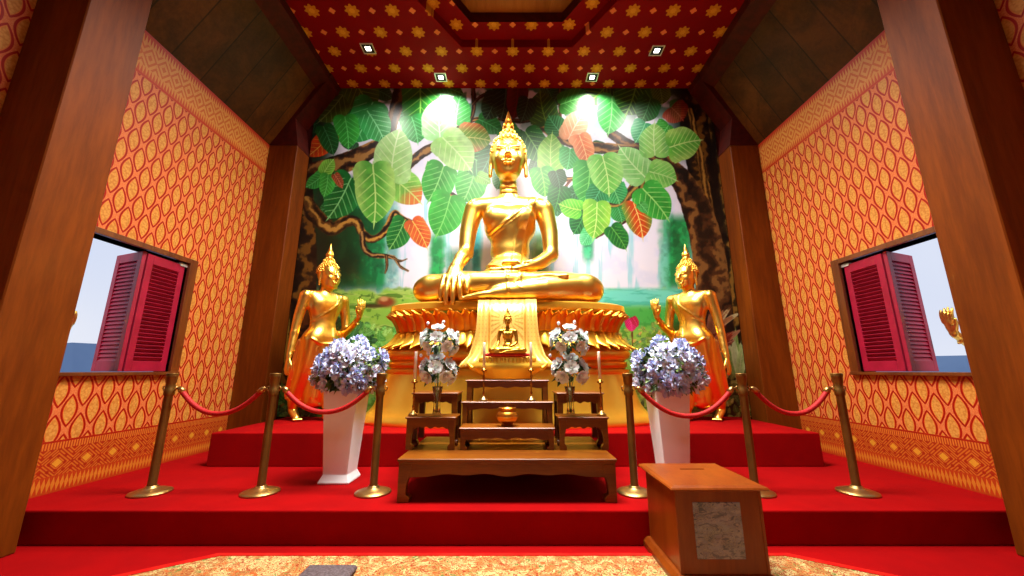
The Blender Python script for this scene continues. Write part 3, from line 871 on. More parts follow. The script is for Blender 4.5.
# ------------------------------------------------------------------ carved altar tables
def scallop_apron(x0, x1, z0, z1, drop, n=28):
    """front apron polygon with a cusped lower edge"""
    pts = [(x0, z1), (x1, z1)]
    for i in range(n + 1):
        u = 1 - i / n; x = x0 + (x1 - x0) * u; v = abs(u * 2 - 1)
        d = drop * (.35 + .65 * v ** 3 + .28 * math.exp(-((v - 0) / .18) ** 2) + .16 * math.cos(v * PI * 5) * (v < .9))
        pts.append((x, z0 + (z1 - z0) * .45 - d))
    return pts
def altar_table(name, label, x0, x1, y0, y1, z0, z1, group=None, leg=.06, top=.028, foot=True, ap=.07):
    t = empty(name, ((x0 + x1) / 2, (y0 + y1) / 2, z0)); W = (x1 - x0) / 2; D = (y1 - y0) / 2; H = z1 - z0
    tag(t, label, 'table', group)
    m = MB(); m.box(-W, W, -D, D, H - top * .55, H, bev=.006); m.box(-W + .012, W - .012, -D + .012, D - .012, H - top, H - top * .5, bev=.004)
    m.build('tabletop', M['teak'], t)
    i = .018
    for ya, yb in ((-D + i, -D + i + .02), (D - i - .02, D - i)):
        m = MB(); m.prism(scallop_apron(-W + i + leg * .6, W - i - leg * .6, H - top - ap * 1.3, H - top, ap * .5), ya, yb); m.build('apron', M['teak'], t)
    for s_ in (-1, 1):
        xs = sorted((s_ * (W - i), s_ * (W - i - .02)))
        m = MB(); m.prism(scallop_apron(-D + i + leg * .6, D - i - leg * .6, H - top - ap * 1.3, H - top, ap * .5), xs[0], xs[1], 'x'); m.build('side_apron', M['teak_shaded'], t)
    for sx in (-1, 1):
        for sy in (-1, 1):
            m = MB(); cx, cy = sx * (W - i - leg / 2), sy * (D - i - leg / 2); h = H - top
            secs = [(0, 1.12, .0), (.10, 1.16, .0), (.16, 1.0, 0), (.20, .78, 0), (.45, .82, 0), (.62, 1.0, 0), (.80, 1.2, 0), (1, 1.25, 0)] if foot else [(0, 1, 0), (.5, .9, 0), (1, 1.05, 0)]
            vs = []
            for tt, k, _ in secs:
                a = leg / 2 * k; ox = sx * (leg / 2 * (1.12) - a) ; oy = sy * (leg / 2 * 1.12 - a)
                for dx, dy in ((-1, -1), (1, -1), (1, 1), (-1, 1)): vs.append((cx + ox + dx * a, cy + oy + dy * a, h * tt))
            n = len(secs); fs = [(3, 2, 1, 0), tuple(range(4 * n - 4, 4 * n))]
            for j in range(n - 1):
                for q in range(4): fs.append((j * 4 + q, j * 4 + (q + 1) % 4, j * 4 + 4 + (q + 1) % 4, j * 4 + 4 + q))
            m.add(vs, fs); m.build('leg', M['teak_shaded'] if sy > 0 else M['teak'], t, bevel=.004)
    return t
ZB = .335
altar_table('altar_table', 'long low carved teak altar table standing on the red dais, carrying all the others', -.945, .865, 3.33, 4.40, 0.002, ZB, leg=.085, top=.045, ap=.085)
altar_table('altar_table', 'small carved teak table with a rose vase on it, front left on the long table', -.99, -.515, 3.66, 3.95, ZB + .001, .625, 'small front altar tables', .055)
altar_table('altar_table', 'small carved teak table with a rose vase on it, front right on the long table', .425, .90, 3.66, 3.95, ZB + .001, .625, 'small front altar tables', .055)
altar_table('altar_table', 'low wide teak table under the golden incense bowl', -.49, .40, 3.66, 3.96, ZB + .001, .53, leg=.055)
altar_table('altar_table', 'teak table behind the incense bowl carrying two candlesticks', -.52, .425, 3.985, 4.145, ZB + .001, .735, leg=.055, foot=False, ap=.045)
altar_table('altar_table', 'tallest teak table carrying the golden stand and small Buddha', -.50, .40, 4.16, 4.39, ZB + .001, .945, leg=.055, foot=False, ap=.05)
altar_table('altar_table', 'empty raised teak table behind the left rose vase', -1.03, -.545, 4.0, 4.385, ZB + .001, .822, 'rear side altar tables', .06, foot=False)
altar_table('altar_table', 'empty raised teak table behind the right rose vase', .45, .945, 4.0, 4.385, ZB + .001, .822, 'rear side altar tables', .06, foot=False)

# incense bowl
ib = empty('incense_bowl', (-.045, 3.79, .5305)); tag(ib, 'round polished golden incense bowl on the low middle table', 'bowl')
m = MB(); m.lathe([(.045, 0), (.055, .004), (.05, .018), (.075, .035), (.098, .065), (.104, .09), (.095, .118), (.072, .136), (.066, .142), (.07, .152), (.085, .160), (.084, .166), (.06, .160), (.055, .14), (.001, .135)], 40); m.build('body', M['gold_dark'], ib, smooth=True)
m = MB(); m.lathe([(.099, .078), (.107, .088), (.099, .098)], 40, close=False, mod=lambda a, j, z: 1 + .01 * math.cos(a * 20)); m.build('band', M['gold'], ib, smooth=True)

# golden stand and red cushion under the small image
gs = empty('offering_stand', (-.05, 4.27, .9455)); tag(gs, 'golden boat-shaped stand with fluted sides under the red cushion', 'stand')
m = MB(); m.lathe([(.26, 0), (.275, .01), (.29, .05), (.36, .10), (.385, .14), (.375, .16), (.31, .19), (.30, .235), (.28, .245), (.02, .247)], 72, (0, 0), .30); m.build('bowl', M['gold_satin'], gs, smooth=True)
m = MB()
for k in range(22):
    a = PI + PI * (k + .5) / 22
    m.ball((.305 * math.cos(a), .0935 * math.sin(a), .21), (.016, .010, .036), 8, 6)
m.build('fluting', M['gold_satin'], gs, smooth=True)
for s_ in (-1, 1):
    m = MB(); m.tube([(s_ * .33, 0, .11), (s_ * .40, 0, .13), (s_ * .44, 0, .17), (s_ * .45, 0, .20)], [.03, .024, .016, .005], 10); m.build('handle', M['gold_satin'], gs, smooth=True)
m = MB(); m.lathe([(.20, 0), (.262, .006), (.278, .02), (.262, .034), (.20, .042), (.001, .042)], 48, (0, 0), .32)
o = m.build('cushion', M['cushion'], smooth=True, loc=(-.05, 4.25, 1.1935)); tag(o, 'oval red satin cushion under the small seated Buddha', 'cushion')

# candlesticks and candles
def candlestick(x, y, z, lab, clab, src=None, grp='candlesticks on the altar'):
    if src: t = copy_tree(src)
    else:
        t = empty('candlestick')
        m = MB(); m.lathe([(.045, 0), (.047, .008), (.036, .022), (.018, .036), (.012, .05), (.001, .05)], 24); m.build('base', M['brass_bright'], t, smooth=True)
        m = MB(); m.lathe([(.010, .045), (.009, .07), (.014, .085), (.008, .10), (.007, .15), (.013, .165), (.008, .18), (.0065, .24), (.011, .255), (.007, .27), (.008, .30), (.001, .302)], 16); m.build('stem', M['candle_brass'], t, smooth=True)
        m = MB(); m.lathe([(.006, .296), (.03, .306), (.034, .316), (.030, .315), (.016, .311), (.016, .333), (.001, .333)], 24); m.build('drip_pan', M['candle_brass'], t, smooth=True)
    t.location = (x, y, z); tag(t, lab, 'candlestick', grp)
    return t
def candle(x, y, z, lab, src=None):
    if src: t = copy_tree(src)
    else:
        t = empty('candle')
        m = MB(); m.lathe([(.0145, 0), (.014, .26), (.011, .268), (.001, .266)], 16); m.build('wax', M['candle'], t, smooth=True)
        m = MB(); m.tube([(0, 0, .262), (.001, 0, .275), (.003, 0, .285)], .0013, 6); m.build('wick', M['black'], t)
    t.location = (x, y, z); tag(t, lab, 'candle', 'white candles on the altar'); return t
cs = cd = None
for x, y, z, w in ((-.295, 4.06, .7355, 'at the left end of the middle tier'), (.20, 4.06, .7355, 'at the right end of the middle tier'),
                   (-.94, 3.75, .6255, 'left of the left rose vase'), (.85, 3.75, .6255, 'right of the right rose vase')):
    r_ = candlestick(x, y, z, 'slender brass candlestick ' + w, '', cs); cs = cs or r_
    r_ = candle(x, y, z + .3335, 'tall white candle in the candlestick ' + w, cd); cd = cd or r_

# white roses in glass vases
def rose_mesh():
    m = MB()
    for ring, (n, r, tilt, s_) in enumerate([(3, .008, .15, .024), (5, .018, .45, .030), (6, .028, .85, .034), (7, .036, 1.2, .036)]):
        for k in range(n):
            a = 2 * PI * (k + .37 * ring) / n
            V = []; F = []
            for j in range(4):
                t = j / 3.
                for i in range(5):
                    u = i / 2. - 1
                    w_ = s_ * (.45 + .75 * math.sin(PI * min(1, .25 + t * .6))) * .62
                    rr = r * (.4 + .6 * t) + s_ * t * math.sin(tilt) * .8 - .012 * u * u * (1 - ring * .15)
                    zz = s_ * 1.1 * t * math.cos(tilt * .8) + (ring < 1) * .004 - .003 * u * u
                    V.append((rr * math.cos(a) - u * w_ * math.sin(a), rr * math.sin(a) + u * w_ * math.cos(a), zz))
            for j in range(3):
                for i in range(4): q = j * 5 + i; F.append((q, q + 1, q + 6, q + 5))
            m.add(V, F)
    m.ball((0, 0, .012), (.014, .014, .018), 8, 6)
    return m
def spray_mesh(n, R, size, seed, k=(1, 1, 1)):
    """leaves thrown round a centre"""
    rd = random.Random(seed); m = MB()
    for _ in range(n):
        a = rd.uniform(0, 2 * PI); t = math.asin(rd.uniform(-.9, .9)); d = Vector((math.cos(t) * math.cos(a), math.cos(t) * math.sin(a), math.sin(t)))
        p = Vector((d.x * R * k[0], d.y * R * k[1], d.z * R * k[2])) * rd.uniform(.55, 1.); L = size * rd.uniform(.7, 1.3)
        u = d.cross(Vector((rd.uniform(-1, 1), rd.uniform(-1, 1), rd.uniform(-1, 1)))).normalized(); q = d.cross(u) * .25
        tip = p + d * L + Vector((0, 0, -.2 * L))
        m.add([p, p + d * L * .45 + u * L * .28 + q * L * .3, tip, p + d * L * .45 - u * L * .28 + q * L * .3, p + d * L * .5 - q * L * .25], [(0, 1, 4), (1, 2, 4), (2, 3, 4), (3, 0, 4)])
    return m
rose_src = None
def rose_vase(x, y, z, w, src=None):
    global rose_src
    if src:
        v = copy_tree(src[0]); b = copy_tree(src[1])
    else:
        v = empty('glass_vase')
        m = MB(); m.lathe([(.044, 0), (.046, .008), (.038, .03), (.032, .09), (.036, .18), (.050, .262), (.052, .27), (.049, .27), (.033, .18), (.029, .09), (.034, .035), (.001, .025)], 28, close=False); m.build('body', M['glass'], v, smooth=True)
        b = empty('rose_bouquet')
        m = MB()
        for k in range(4):
            a = k * 1.6; m.tube([(.008 * math.cos(a), .008 * math.sin(a), .03), (.011 * math.cos(a + 1), .011 * math.sin(a + 1), .16), (.02 * math.cos(a), .02 * math.sin(a), .28), (.05 * math.cos(a), .05 * math.sin(a), .40)], .003, 6)
        m.tube([(0, 0, .25), (0, 0, .5), (0, 0, .78)], .006, 6)
        m.build('stems', M['leafg2'], b, smooth=True)
        for zc in (.42, .70): spray_mesh(120, .115, .06, int(zc * 100), (1.05, .8, .95)).build('leaves', M['leafg'], b, loc=(0, 0, zc))
        R = rose_mesh(); first = None; rd = random.Random(5)
        for zc, kk in ((.42, 1.0), (.70, 1.05)):
            spots = [(0, -.13, .02), (-.105, -.07, .055), (.10, -.06, .05), (-.075, -.11, -.065), (.08, -.11, -.06), (.0, -.08, .11), (-.135, .01, -.01), (.14, .0, .0), (.0, .11, .03), (-.09, .08, .04), (.09, .08, .05), (.12, -.04, -.10), (-.03, .09, -.07)]
            for p in spots:
                p = Vector(p) * kk; d = p.normalized(); q = d.to_track_quat('Z', 'Y')
                o = R.build('rose', M['petal_white'], b, smooth=True) if first is None else first.copy()
                if first is None: first = o
                else: COL.objects.link(o)
                o.parent = b; o.location = p * .92 + Vector((0, 0, zc)); o.rotation_euler = q.to_euler(); s_ = rd.uniform(.9, 1.12) * .98; o.scale = (s_,) * 3
        bud = None
        for k in range(9):
            a = PI + PI * k / 8. + rd.uniform(-.2, .2); zc = .42 if k % 3 == 0 else .72; r_ = .16
            p = Vector((r_ * math.cos(a), r_ * math.sin(a) * .6, zc + rd.uniform(.0, .15)))
            if bud is None:
                mm = MB(); mm.lathe([(.003, -.016), (.012, -.006), (.014, .004), (.009, .016), (.001, .022)], 10); bud = o = mm.build('rose_bud', M['petal_white'], b, smooth=True)
            else: o = bud.copy(); COL.objects.link(o)
            o.parent = b; o.location = p
    v.location = (x, y, z); b.location = (x, y, z); b.scale = (1.16, 1.1, 1.02)
    tag(v, 'clear flared glass vase on the small %s altar table' % w, 'vase', 'glass vases on the altar')
    tag(b, 'two-tiered bouquet of white roses in the %s glass vase' % w, 'flowers', 'white rose bouquets')
    return v, b
rs = rose_vase(-.72, 3.77, .6255, 'left'); rose_vase(.56, 3.77, .6255, 'right', rs)

# ------------------------------------------------------------------ tall white planters with pale blue blooms
def planter(x, y, w, src=None):
    if src: t = copy_tree(src)
    else:
        t = empty('planter'); m = MB()
        secs = [(.158, 0), (.158, .015), (.128, .075), (.127, .08), (.178, .835), (.178, .85), (.160, .85), (.11, .4)]
        vs = []
        for a, z in secs: vs += [(-a, -a, z), (a, -a, z), (a, a, z), (-a, a, z)]
        fs = [(3, 2, 1, 0), tuple(range(28, 32))]
        for j in range(7):
            for q in range(4): fs.append((j * 4 + q, j * 4 + (q + 1) % 4, j * 4 + 4 + (q + 1) % 4, j * 4 + 4 + q))
        m.add(vs, fs); m.build('body', M['white'], t, bevel=.006)
        m = MB(); m.box(-.15, .15, -.15, .15, .74, .78); m.build('soil', M['leafg'], t)
    t.scale = (.93, .93, 1)
    t.location = (x, y, .001); tag(t, 'tall tapered white planter on the red dais, %s of the altar tables' % w, 'planter', 'white planters'); return t
pl = planter(-1.68, 3.99, 'left'); planter(1.575, 3.99, 'right', pl)
def bloom_mesh(seed):
    rd = random.Random(seed); m = MB()
    for k in range(13):
        a = 2 * PI * k * .382 * 1.6; t = .15 + 1.25 * (k / 13.); r0 = .012 + .03 * (k / 13.); L = .062 * rd.uniform(.8, 1.15); W = .034
        V = []; F = []
        for j in range(4):
            s_ = j / 3.
            for i in range(5):
                u = i / 2. - 1; ww = W * math.sin(PI * min(1., .2 + s_ * .62))
                rr = r0 + L * s_ * math.sin(t) + .007 * math.cos(u * 5 + k); zz = L * s_ * math.cos(t) - .018 * u * u * s_ + .006 * math.sin(u * 7 + k) * s_
                V.append((rr * math.cos(a) - u * ww * math.sin(a), rr * math.sin(a) + u * ww * math.cos(a), zz))
        for j in range(3):
            for i in range(4): q = j * 5 + i; F.append((q, q + 1, q + 6, q + 5))
        m.add(V, F)
    return m
def bouquet(x, y, w, src=None, rz=0.):
    if src: t = copy_tree(src)
    else:
        t = empty('flower_arrangement')
        spray_mesh(420, .30, .085, 3, (1.12, .9, .80)).build('leaves', M['leafg2'], t, loc=(0, 0, 1.06))
        spray_mesh(260, .27, .09, 4, (1.12, .9, .85)).build('leaves', M['leafg'], t, loc=(0, 0, 1.05))
        m = MB(); rd = random.Random(11)
        for k in range(16):
            a = 2 * PI * k / 16.; r = rd.uniform(.1, .26)
            m.tube([(.05 * math.cos(a), .05 * math.sin(a), .81), (.4 * r * math.cos(a), .4 * r * math.sin(a), .92), (r * math.cos(a), r * math.sin(a), 1.1)], .004, 5)
        m.build('stems', M['leafg'], t)
        mh = [bloom_mesh(k).build('bloom', M['petal_blue' if k < 2 else 'petal_blue2'], t, smooth=True) for k in range(4)]
        n = 62; used = [False] * 4
        for k in range(n):
            z = 1 - 1.7 * (k + .5) / n; r = math.sqrt(max(0, 1 - z * z)); a = k * 2.39996 + rd.uniform(-.15, .15)
            d = Vector((r * math.cos(a) * .345, r * math.sin(a) * .29, z * .28)) * rd.uniform(.78, 1.1)
            i = k % 4
            if not used[i]: o = mh[i]; used[i] = True
            else: o = mh[i].copy(); COL.objects.link(o)
            o.parent = t; o.location = d + Vector((0, 0, 1.05)); q = (d + Vector((0, 0, .03))).to_track_quat('Z', 'Y'); o.rotation_euler = q.to_euler()
            s_ = rd.uniform(.85, 1.2); o.scale = (s_,) * 3
    t.location = (x, y, .001); t.rotation_euler = (0, 0, rz); t.scale = (.92, .92, 1)
    tag(t, 'rounded mass of pale blue blooms filling the %s white planter' % w, 'flowers', 'pale blue flower arrangements'); return t
bq = bouquet(-1.655, 3.97, 'left'); bouquet(1.60, 3.97, 'right', bq, 2.4)

# ------------------------------------------------------------------ rope barrier
SP = [(-3.16, 'by the left window'), (-2.20, 'between the left window post and left planter'), (-1.215, 'immediately left of the altar tables'),
      (1.075, 'immediately right of the altar tables'), (2.13, 'behind the wooden donation box, right of the right planter'), (3.02, 'by the right window')]
YS = 3.60; s0 = None
for x, w in SP:
    if s0 is None:
        t = s0 = empty('stanchion')
        m = MB(); m.lathe([(.152, 0), (.155, .006), (.15, .014), (.11, .028), (.06, .040), (.045, .052), (.044, .06), (.001, .06)], 40); m.build('base', M['brass_bright'], t, smooth=True)
        m = MB(); m.lathe([(.036, .05), (.036, .06), (.033, .07), (.033, .93), (.036, .94), (.001, .945)], 28); m.build('pole', M['brass'], t, smooth=True, angle=.5)
        m = MB(); m.lathe([(.036, .82), (.041, .83), (.041, .875), (.036, .885), (.036, .93), (.041, .94), (.043, .985), (.046, .99), (.046, 1.015), (.04, 1.02), (.001, 1.02)], 28); m.build('collar', M['brass'], t, smooth=True, angle=.5)
        for k in (-1, 1):
            m = MB(); m.tube([(k * .038, 0, .86), (k * .055, 0, .865), (k * .064, 0, .885), (k * .058, 0, .90), (k * .046, 0, .90)], .006, 8); m.build('hook', M['brass_bright'], t, smooth=True)
    else: t = copy_tree(s0)
    t.location = (x, YS, .001); tag(t, 'brass rope post ' + w, 'stanchion', 'brass rope posts')
for (a, b, sag, w) in ((0, 1, .215, 'from the left window post to its neighbour'), (1, 2, .20, 'in front of the left white planter'),
                       (3, 4, .235, 'in front of the right white planter'), (4, 5, .215, 'ending at the right window post')):
    xa, xb = SP[a][0] + .068, SP[b][0] - .068; xm = (xa + xb) / 2; L = xb - xa
    t = empty('barrier_rope', (xm, YS, .875)); tag(t, 'sagging red velvet barrier rope ' + w, 'rope', 'red barrier ropes')
    pts = []
    for i in range(33):
        u = i / 32. * 2 - 1; pts.append((u * (L / 2 - .035), 0, -sag * (1 - abs(u) ** 2.1)))
    m = MB(); m.tube(pts, .0215, 12); m.build('velvet', M['rope'], t, smooth=True)
    for k in (-1, 1):
        p = pts[0] if k < 0 else pts[-1]
        m = MB(); m.tube([(k * L / 2, 0, .008), (p[0] + k * .012, 0, p[2] + .012), p, (p[0] - k * .03, 0, p[2] - .024)], [.008, .018, .026, .024], 12); m.build('end_cap', M['brass_bright'], t, smooth=True)

# ------------------------------------------------------------------ donation box
bxo = empty('donation_box', (1.305, 2.89, ZF)); tag(bxo, 'wooden donation box with a slotted lid and a glass front pane, grey reflections painted on it', 'donation box')
H = .335 - ZF
W0, D0 = .27, .27
m = MB(); m.box(-W0, W0, -D0, D0, .06, H - .028, bev=.004); m.build('body', M['box_wood'], bxo)
m = MB()
for a, z in ((0, 0),): pass
secs = [(W0 + .045, D0 + .03, 0), (W0 + .045, D0 + .03, .04), (W0 + .02, D0 + .012, .07), (W0, D0, .075)]
vs = []
for a, b, z in secs: vs += [(-a, -b, z), (a, -b, z), (a, b, z), (-a, b, z)]
fs = [(3, 2, 1, 0), (12, 13, 14, 15)] + [(j * 4 + q, j * 4 + (q + 1) % 4, j * 4 + 4 + (q + 1) % 4, j * 4 + 4 + q) for j in range(3) for q in range(4)]
m.add(vs, fs); m.build('plinth', M['box_wood'], bxo, bevel=.004)
# lid with an ogee edge and a real slot
m = MB(); LW, LD = .31, .315; sx0, sx1, sy0, sy1 = -.065, .115, .105, .125
secs = [(LW - .03, LD - .03, H - .034), (LW - .008, LD - .008, H - .028), (LW, LD, H - .018), (LW - .006, LD - .006, H - .010), (LW - .028, LD - .028, H)]
vs = []
for a, b, z in secs: vs += [(-a, -b, z), (a, -b, z), (a, b, z), (-a, b, z)]
fs = [(3, 2, 1, 0)] + [(j * 4 + q, j * 4 + (q + 1) % 4, j * 4 + 4 + (q + 1) % 4, j * 4 + 4 + q) for j in range(4) for q in range(4)]
o_ = len(vs); vs += [(sx0, sy0, H), (sx1, sy0, H), (sx1, sy1, H), (sx0, sy1, H)]
fs += [(16, 17, o_ + 1, o_), (17, 18, o_ + 2, o_ + 1), (18, 19, o_ + 3, o_ + 2), (19, 16, o_, o_ + 3)]
o2_ = len(vs); vs += [(sx0, sy0, H - .02), (sx1, sy0, H - .02), (sx1, sy1, H - .02), (sx0, sy1, H - .02)]
fs += [(o_ + q, o_ + (q + 1) % 4, o2_ + (q + 1) % 4, o2_ + q) for q in range(4)]
m.add(vs, fs); m.build('lid', M['box_wood'], bxo)
m = MB(); m.box(sx0 - .005, sx1 + .005, sy0 - .005, sy1 + .005, H - .027, H - .021); m.build('slot', M['black'], bxo)
m = MB(); m.box(-.165, .135, -D0 - .004, -D0 + .004, .155, .475, bev=.002); m.build('front_pane', M['pane'], bxo)
m = MB(); m.box(-W0 - .004, -W0 + .014, -D0 - .004, -D0 + .01, .06, H - .03); m.build('corner_strip', M['box_wood'], bxo, bevel=.002)
m = MB(); m.box(W0 - .014, W0 + .004, -D0 - .004, -D0 + .01, .06, H - .03); m.build('corner_strip', M['box_wood'], bxo, bevel=.002)

# ------------------------------------------------------------------ floor rug and cushion
rg = empty('rug', (0, 0, ZF)); tag(rg, 'cream floral rug with cut corners and red border on the lower floor', 'rug')
poly = [(-2.06, 3.0), (1.93, 3.0), (2.55, 2.62), (2.55, -1.4), (1.93, -1.8), (-2.06, -1.8), (-2.62, -1.4), (-2.62, 2.62)]
m = MB(); m.prism(poly, .001, .010, 'z'); m.build('pile', M['rug'], rg)
m = MB(); big = [(x + (.035 if x > 0 else -.035), y + (.035 if y > 0 else -.035)) for x, y in poly]; n = 8
vs = [(x, y, .0015) for x, y in big] + [(x, y, .014) for x, y in big] + [(x, y, .014) for x, y in poly] + [(x, y, .0105) for x, y in poly]
fs = [(k * 8 + i, k * 8 + (i + 1) % 8, k * 8 + 8 + (i + 1) % 8, k * 8 + 8 + i) for k in range(3) for i in range(8)]
m.add(vs, fs); m.build('border', M['rug_border'], rg)
gc = empty('kneeling_cushion', (-1.14, 2.70, ZF + .0145)); tag(gc, 'mottled grey kneeling cushion at the front edge of the rug, left of centre', 'cushion')
m = MB(); m.box(-.19, .13, -.22, .10, 0, .035, bev=.012); m.build('pad', M['grey_cushion'], gc, smooth=True)
m = MB(); m.box(-.19, .13, -.222, .102, .015, .020, bev=.002); m.build('piping', M['grey_cushion'], gc)

# ------------------------------------------------------------------ ceiling downlights
dl0 = None
for i, (x, y, w) in enumerate(((-2.32, 5.12, 'far left one of the four'), (-1.26, 5.73, 'above the left half of the mural, nearest the mural'), (1.42, 5.73, 'above the right half of the mural, nearest the mural'), (2.35, 5.16, 'far right one of the four'))):
    if dl0 is None:
        t = dl0 = empty('ceiling_downlight')
        m = MB()
        for a, b, z0, z1 in ((.10, .085, -.012, 0),):
            m.box(-a, a, -a, -b, z0, z1); m.box(-a, a, b, a, z0, z1); m.box(-a, -b, -b, b, z0, z1); m.box(b, a, -b, b, z0, z1)
        m.build('trim', M['chrome'], t)
        m = MB(); m.box(-.085, .085, -.085, .085, -.006, -.001); m.build('baffle', M['black'], t)
        m = MB(); m.box(-.04, .04, -.04, .04, -.010, -.006); m.build('lamp', M['lamp'], t)
    else: t = copy_tree(dl0)
    t.location = (x, y, ZC); tag(t, 'small square recessed ceiling light, ' + w, 'ceiling light', 'square ceiling lights')

# ------------------------------------------------------------------ painted mural (print on a panel, colours stored per point)
FX, PITCH, HCAM = 377., math.atan(82 / 377.), 1.05
def to_plane(u, v, Y=6.0):
    a, b = (np.asarray(u, float) - 512) / FX, (288 - np.asarray(v, float)) / FX
    d = math.cos(PITCH) - b * math.sin(PITCH)
    return a * Y / d, HCAM + (math.sin(PITCH) + b * math.cos(PITCH)) * Y / d
def mural():
    X0, X1, Z0, Z1 = -3.568, 3.628, ZU + .002, ZC - .004
    NX, NZ = 830, 664
    xs = np.linspace(X0, X1, NX, dtype=np.float32); zs = np.linspace(Z0, Z1, NZ, dtype=np.float32)
    GX, GZ = np.meshgrid(xs, zs)
    # drawing coordinates of the design
    dep = 6. * math.cos(PITCH) + (GZ - HCAM) * math.sin(PITCH)
    U = 512 + FX * GX / dep; V = 288 - FX * (-6. * math.sin(PITCH) + (GZ - HCAM) * math.cos(PITCH)) / dep
    C = np.zeros(U.shape + (3,), np.float32)
    def fbm(sx, sy, seed, octv=4):
        r = np.random.default_rng(seed); out = np.zeros(U.shape, np.float32); amp = 1.; tot = 0
        for o in range(octv):
            g = r.random((160, 160)).astype(np.float32)
            a = (U / sx * 2 ** o) % 159; b = (V / sy * 2 ** o) % 159
            i = a.astype(int); j = b.astype(int); fa = a - i; fb = b - j; fa = fa * fa * (3 - 2 * fa); fb = fb * fb * (3 - 2 * fb)
            out += amp * ((g[j, i] * (1 - fa) + g[j, i + 1] * fa) * (1 - fb) + (g[j + 1, i] * (1 - fa) + g[j + 1, i + 1] * fa) * fb); tot += amp; amp *= .55
        return out / tot
    def st_(x, a, b):
        t = np.clip((x - a) / (b - a), 0, 1); return t * t * (3 - 2 * t)
    def put(mask, col):
        col = np.array(col, np.float32) if not isinstance(col, np.ndarray) else col
        C[...] = C * (1 - mask[..., None]) + col * mask[..., None]
    def blob(cu, cv, ru, rv, col, soft=.5, al=1.):
        d = np.sqrt(((U - cu) / ru) ** 2 + ((V - cv) / rv) ** 2); put(al * (1 - st_(d, 1 - soft, 1 + soft)), col)
    n1 = fbm(14, 14, 1); n2 = fbm(5, 5, 2); n3 = fbm(6, 60, 3); n4 = fbm(22, 4, 4)
    # sky and falls
    C[...] = (244, 242, 254)
    put(st_(n1, .45, .7) * .45, (214, 222, 250))
    put(st_(n3, .52, .66) * .55 * st_(V, 170, 210), (140, 214, 220))
    for cu, ru, v0, v1, col, al in ((340, 46, 180, 292, (10, 66, 30), 1.), (372, 24, 190, 290, (20, 106, 58), .9), (392, 8, 205, 292, (150, 214, 210), .8), (437, 8, 236, 292, (30, 128, 64), .9), (460, 14, 250, 300, (20, 90, 40), .5), (476, 5, 225, 280, (60, 170, 180), .8), (588, 7, 232, 262, (60, 160, 110), .9), (678, 17, 218, 292, (24, 122, 62), .95), (664, 6, 240, 290, (110, 200, 170), .6), (540, 12, 236, 292, (70, 110, 30), .5)):
        w = (1 - st_(np.abs(U - cu) / ru + (n1 - .5) * .7, .3, 1.25)) * st_(V, v0 - 8, v0 + 6) * (1 - st_(V, v1 - 12, v1 + 6)); put(w * al, col)
        put(w * al * st_(n3 * .5 + n2 * .5, .46, .6) * .55, np.minimum(np.array(col) * 1.5 + 20, 250)); put(w * al * st_(n1, .5, .66) * .5, np.array(col) * .55)
    # dark canopy above, with light falloff painted into the top corners
    put((1 - st_(V, 96, 150)) * st_(n1, .40, .56) * .75, (18, 66, 30))
    put(st_(U, 660, 690) * (1 - st_(V, 130, 175)), (10, 22, 12))
    put((1 - st_(U, 316, 345)) * (1 - st_(V, 150, 200)), (12, 34, 14))
    # meadow and lake
    md = st_(V + (n1 - .5) * 10, 287, 293)
    blob(318, 250, 26, 50, (8, 26, 14), .8, .8); blob(352, 262, 10, 20, (8, 40, 20), .8, .6)
    blob(355, 225, 30, 14, (14, 60, 30), .7, .7)
    put(md, (150, 196, 84))
    put(md * st_(n4, .50, .58) * .75, (186, 208, 118)); put(md * st_(n4, .60, .66) * .8, (74, 120, 40)); put(md * st_(n2, .62, .7) * .6, (58, 104, 34))
    lk = st_(U, 560, 600) * st_(V, 286, 292) * (1 - st_(V, 302, 312)); put(lk, (130, 222, 204)); put(lk * st_(n4, .5, .6) * .6, (70, 176, 150))
    put(st_(U, 560, 600) * st_(V, 302, 312) * (1 - st_(V, 322, 334)) * .75, (62, 170, 84))
    put((1 - st_(U, 345, 400)) * st_(V, 320, 345) * .75, (86, 160, 60))
    blob(386, 302, 9, 5, (140, 70, 40)); blob(384, 299, 4, 2.5, (206, 160, 110)); blob(372, 306, 12, 2, (60, 40, 20), al=.8)
    def curve(pts, ws, base, hi, lo, rough=1.):
        """painted limb with bark streaks"""
        P = []; Wd = []
        pts = np.array(pts, float); n = len(pts); ws = np.interp(np.linspace(0, 1, n), np.linspace(0, 1, len(ws)), ws)
        for i in range(n - 1):
            p0, p1, p2, p3 = pts[max(i - 1, 0)], pts[i], pts[i + 1], pts[min(i + 2, n - 1)]
            for t in np.linspace(0, 1, 9)[:-1 if i < n - 2 else None]:
                P.append(.5 * ((2 * p1) + (-p0 + p2) * t + (2 * p0 - 5 * p1 + 4 * p2 - p3) * t * t + (-p0 + 3 * p1 - 3 * p2 + p3) * t ** 3)); Wd.append(ws[i] + (ws[i + 1] - ws[i]) * t)
        P = np.array(P); Wd = np.array(Wd); R = Wd.max() * .6 + 3
        box = (U > P[:, 0].min() - R) & (U < P[:, 0].max() + R) & (V > P[:, 1].min() - R) & (V < P[:, 1].max() + R)
        ii, jj = np.where(box)
        if len(ii) == 0: return
        i0, i1, j0, j1 = ii.min(), ii.max() + 1, jj.min(), jj.max() + 1
        u, v = U[i0:i1, j0:j1], V[i0:i1, j0:j1]; best = np.full(u.shape, 1e9, np.float32); side = np.zeros_like(best); along = np.zeros_like(best); s_acc = 0.
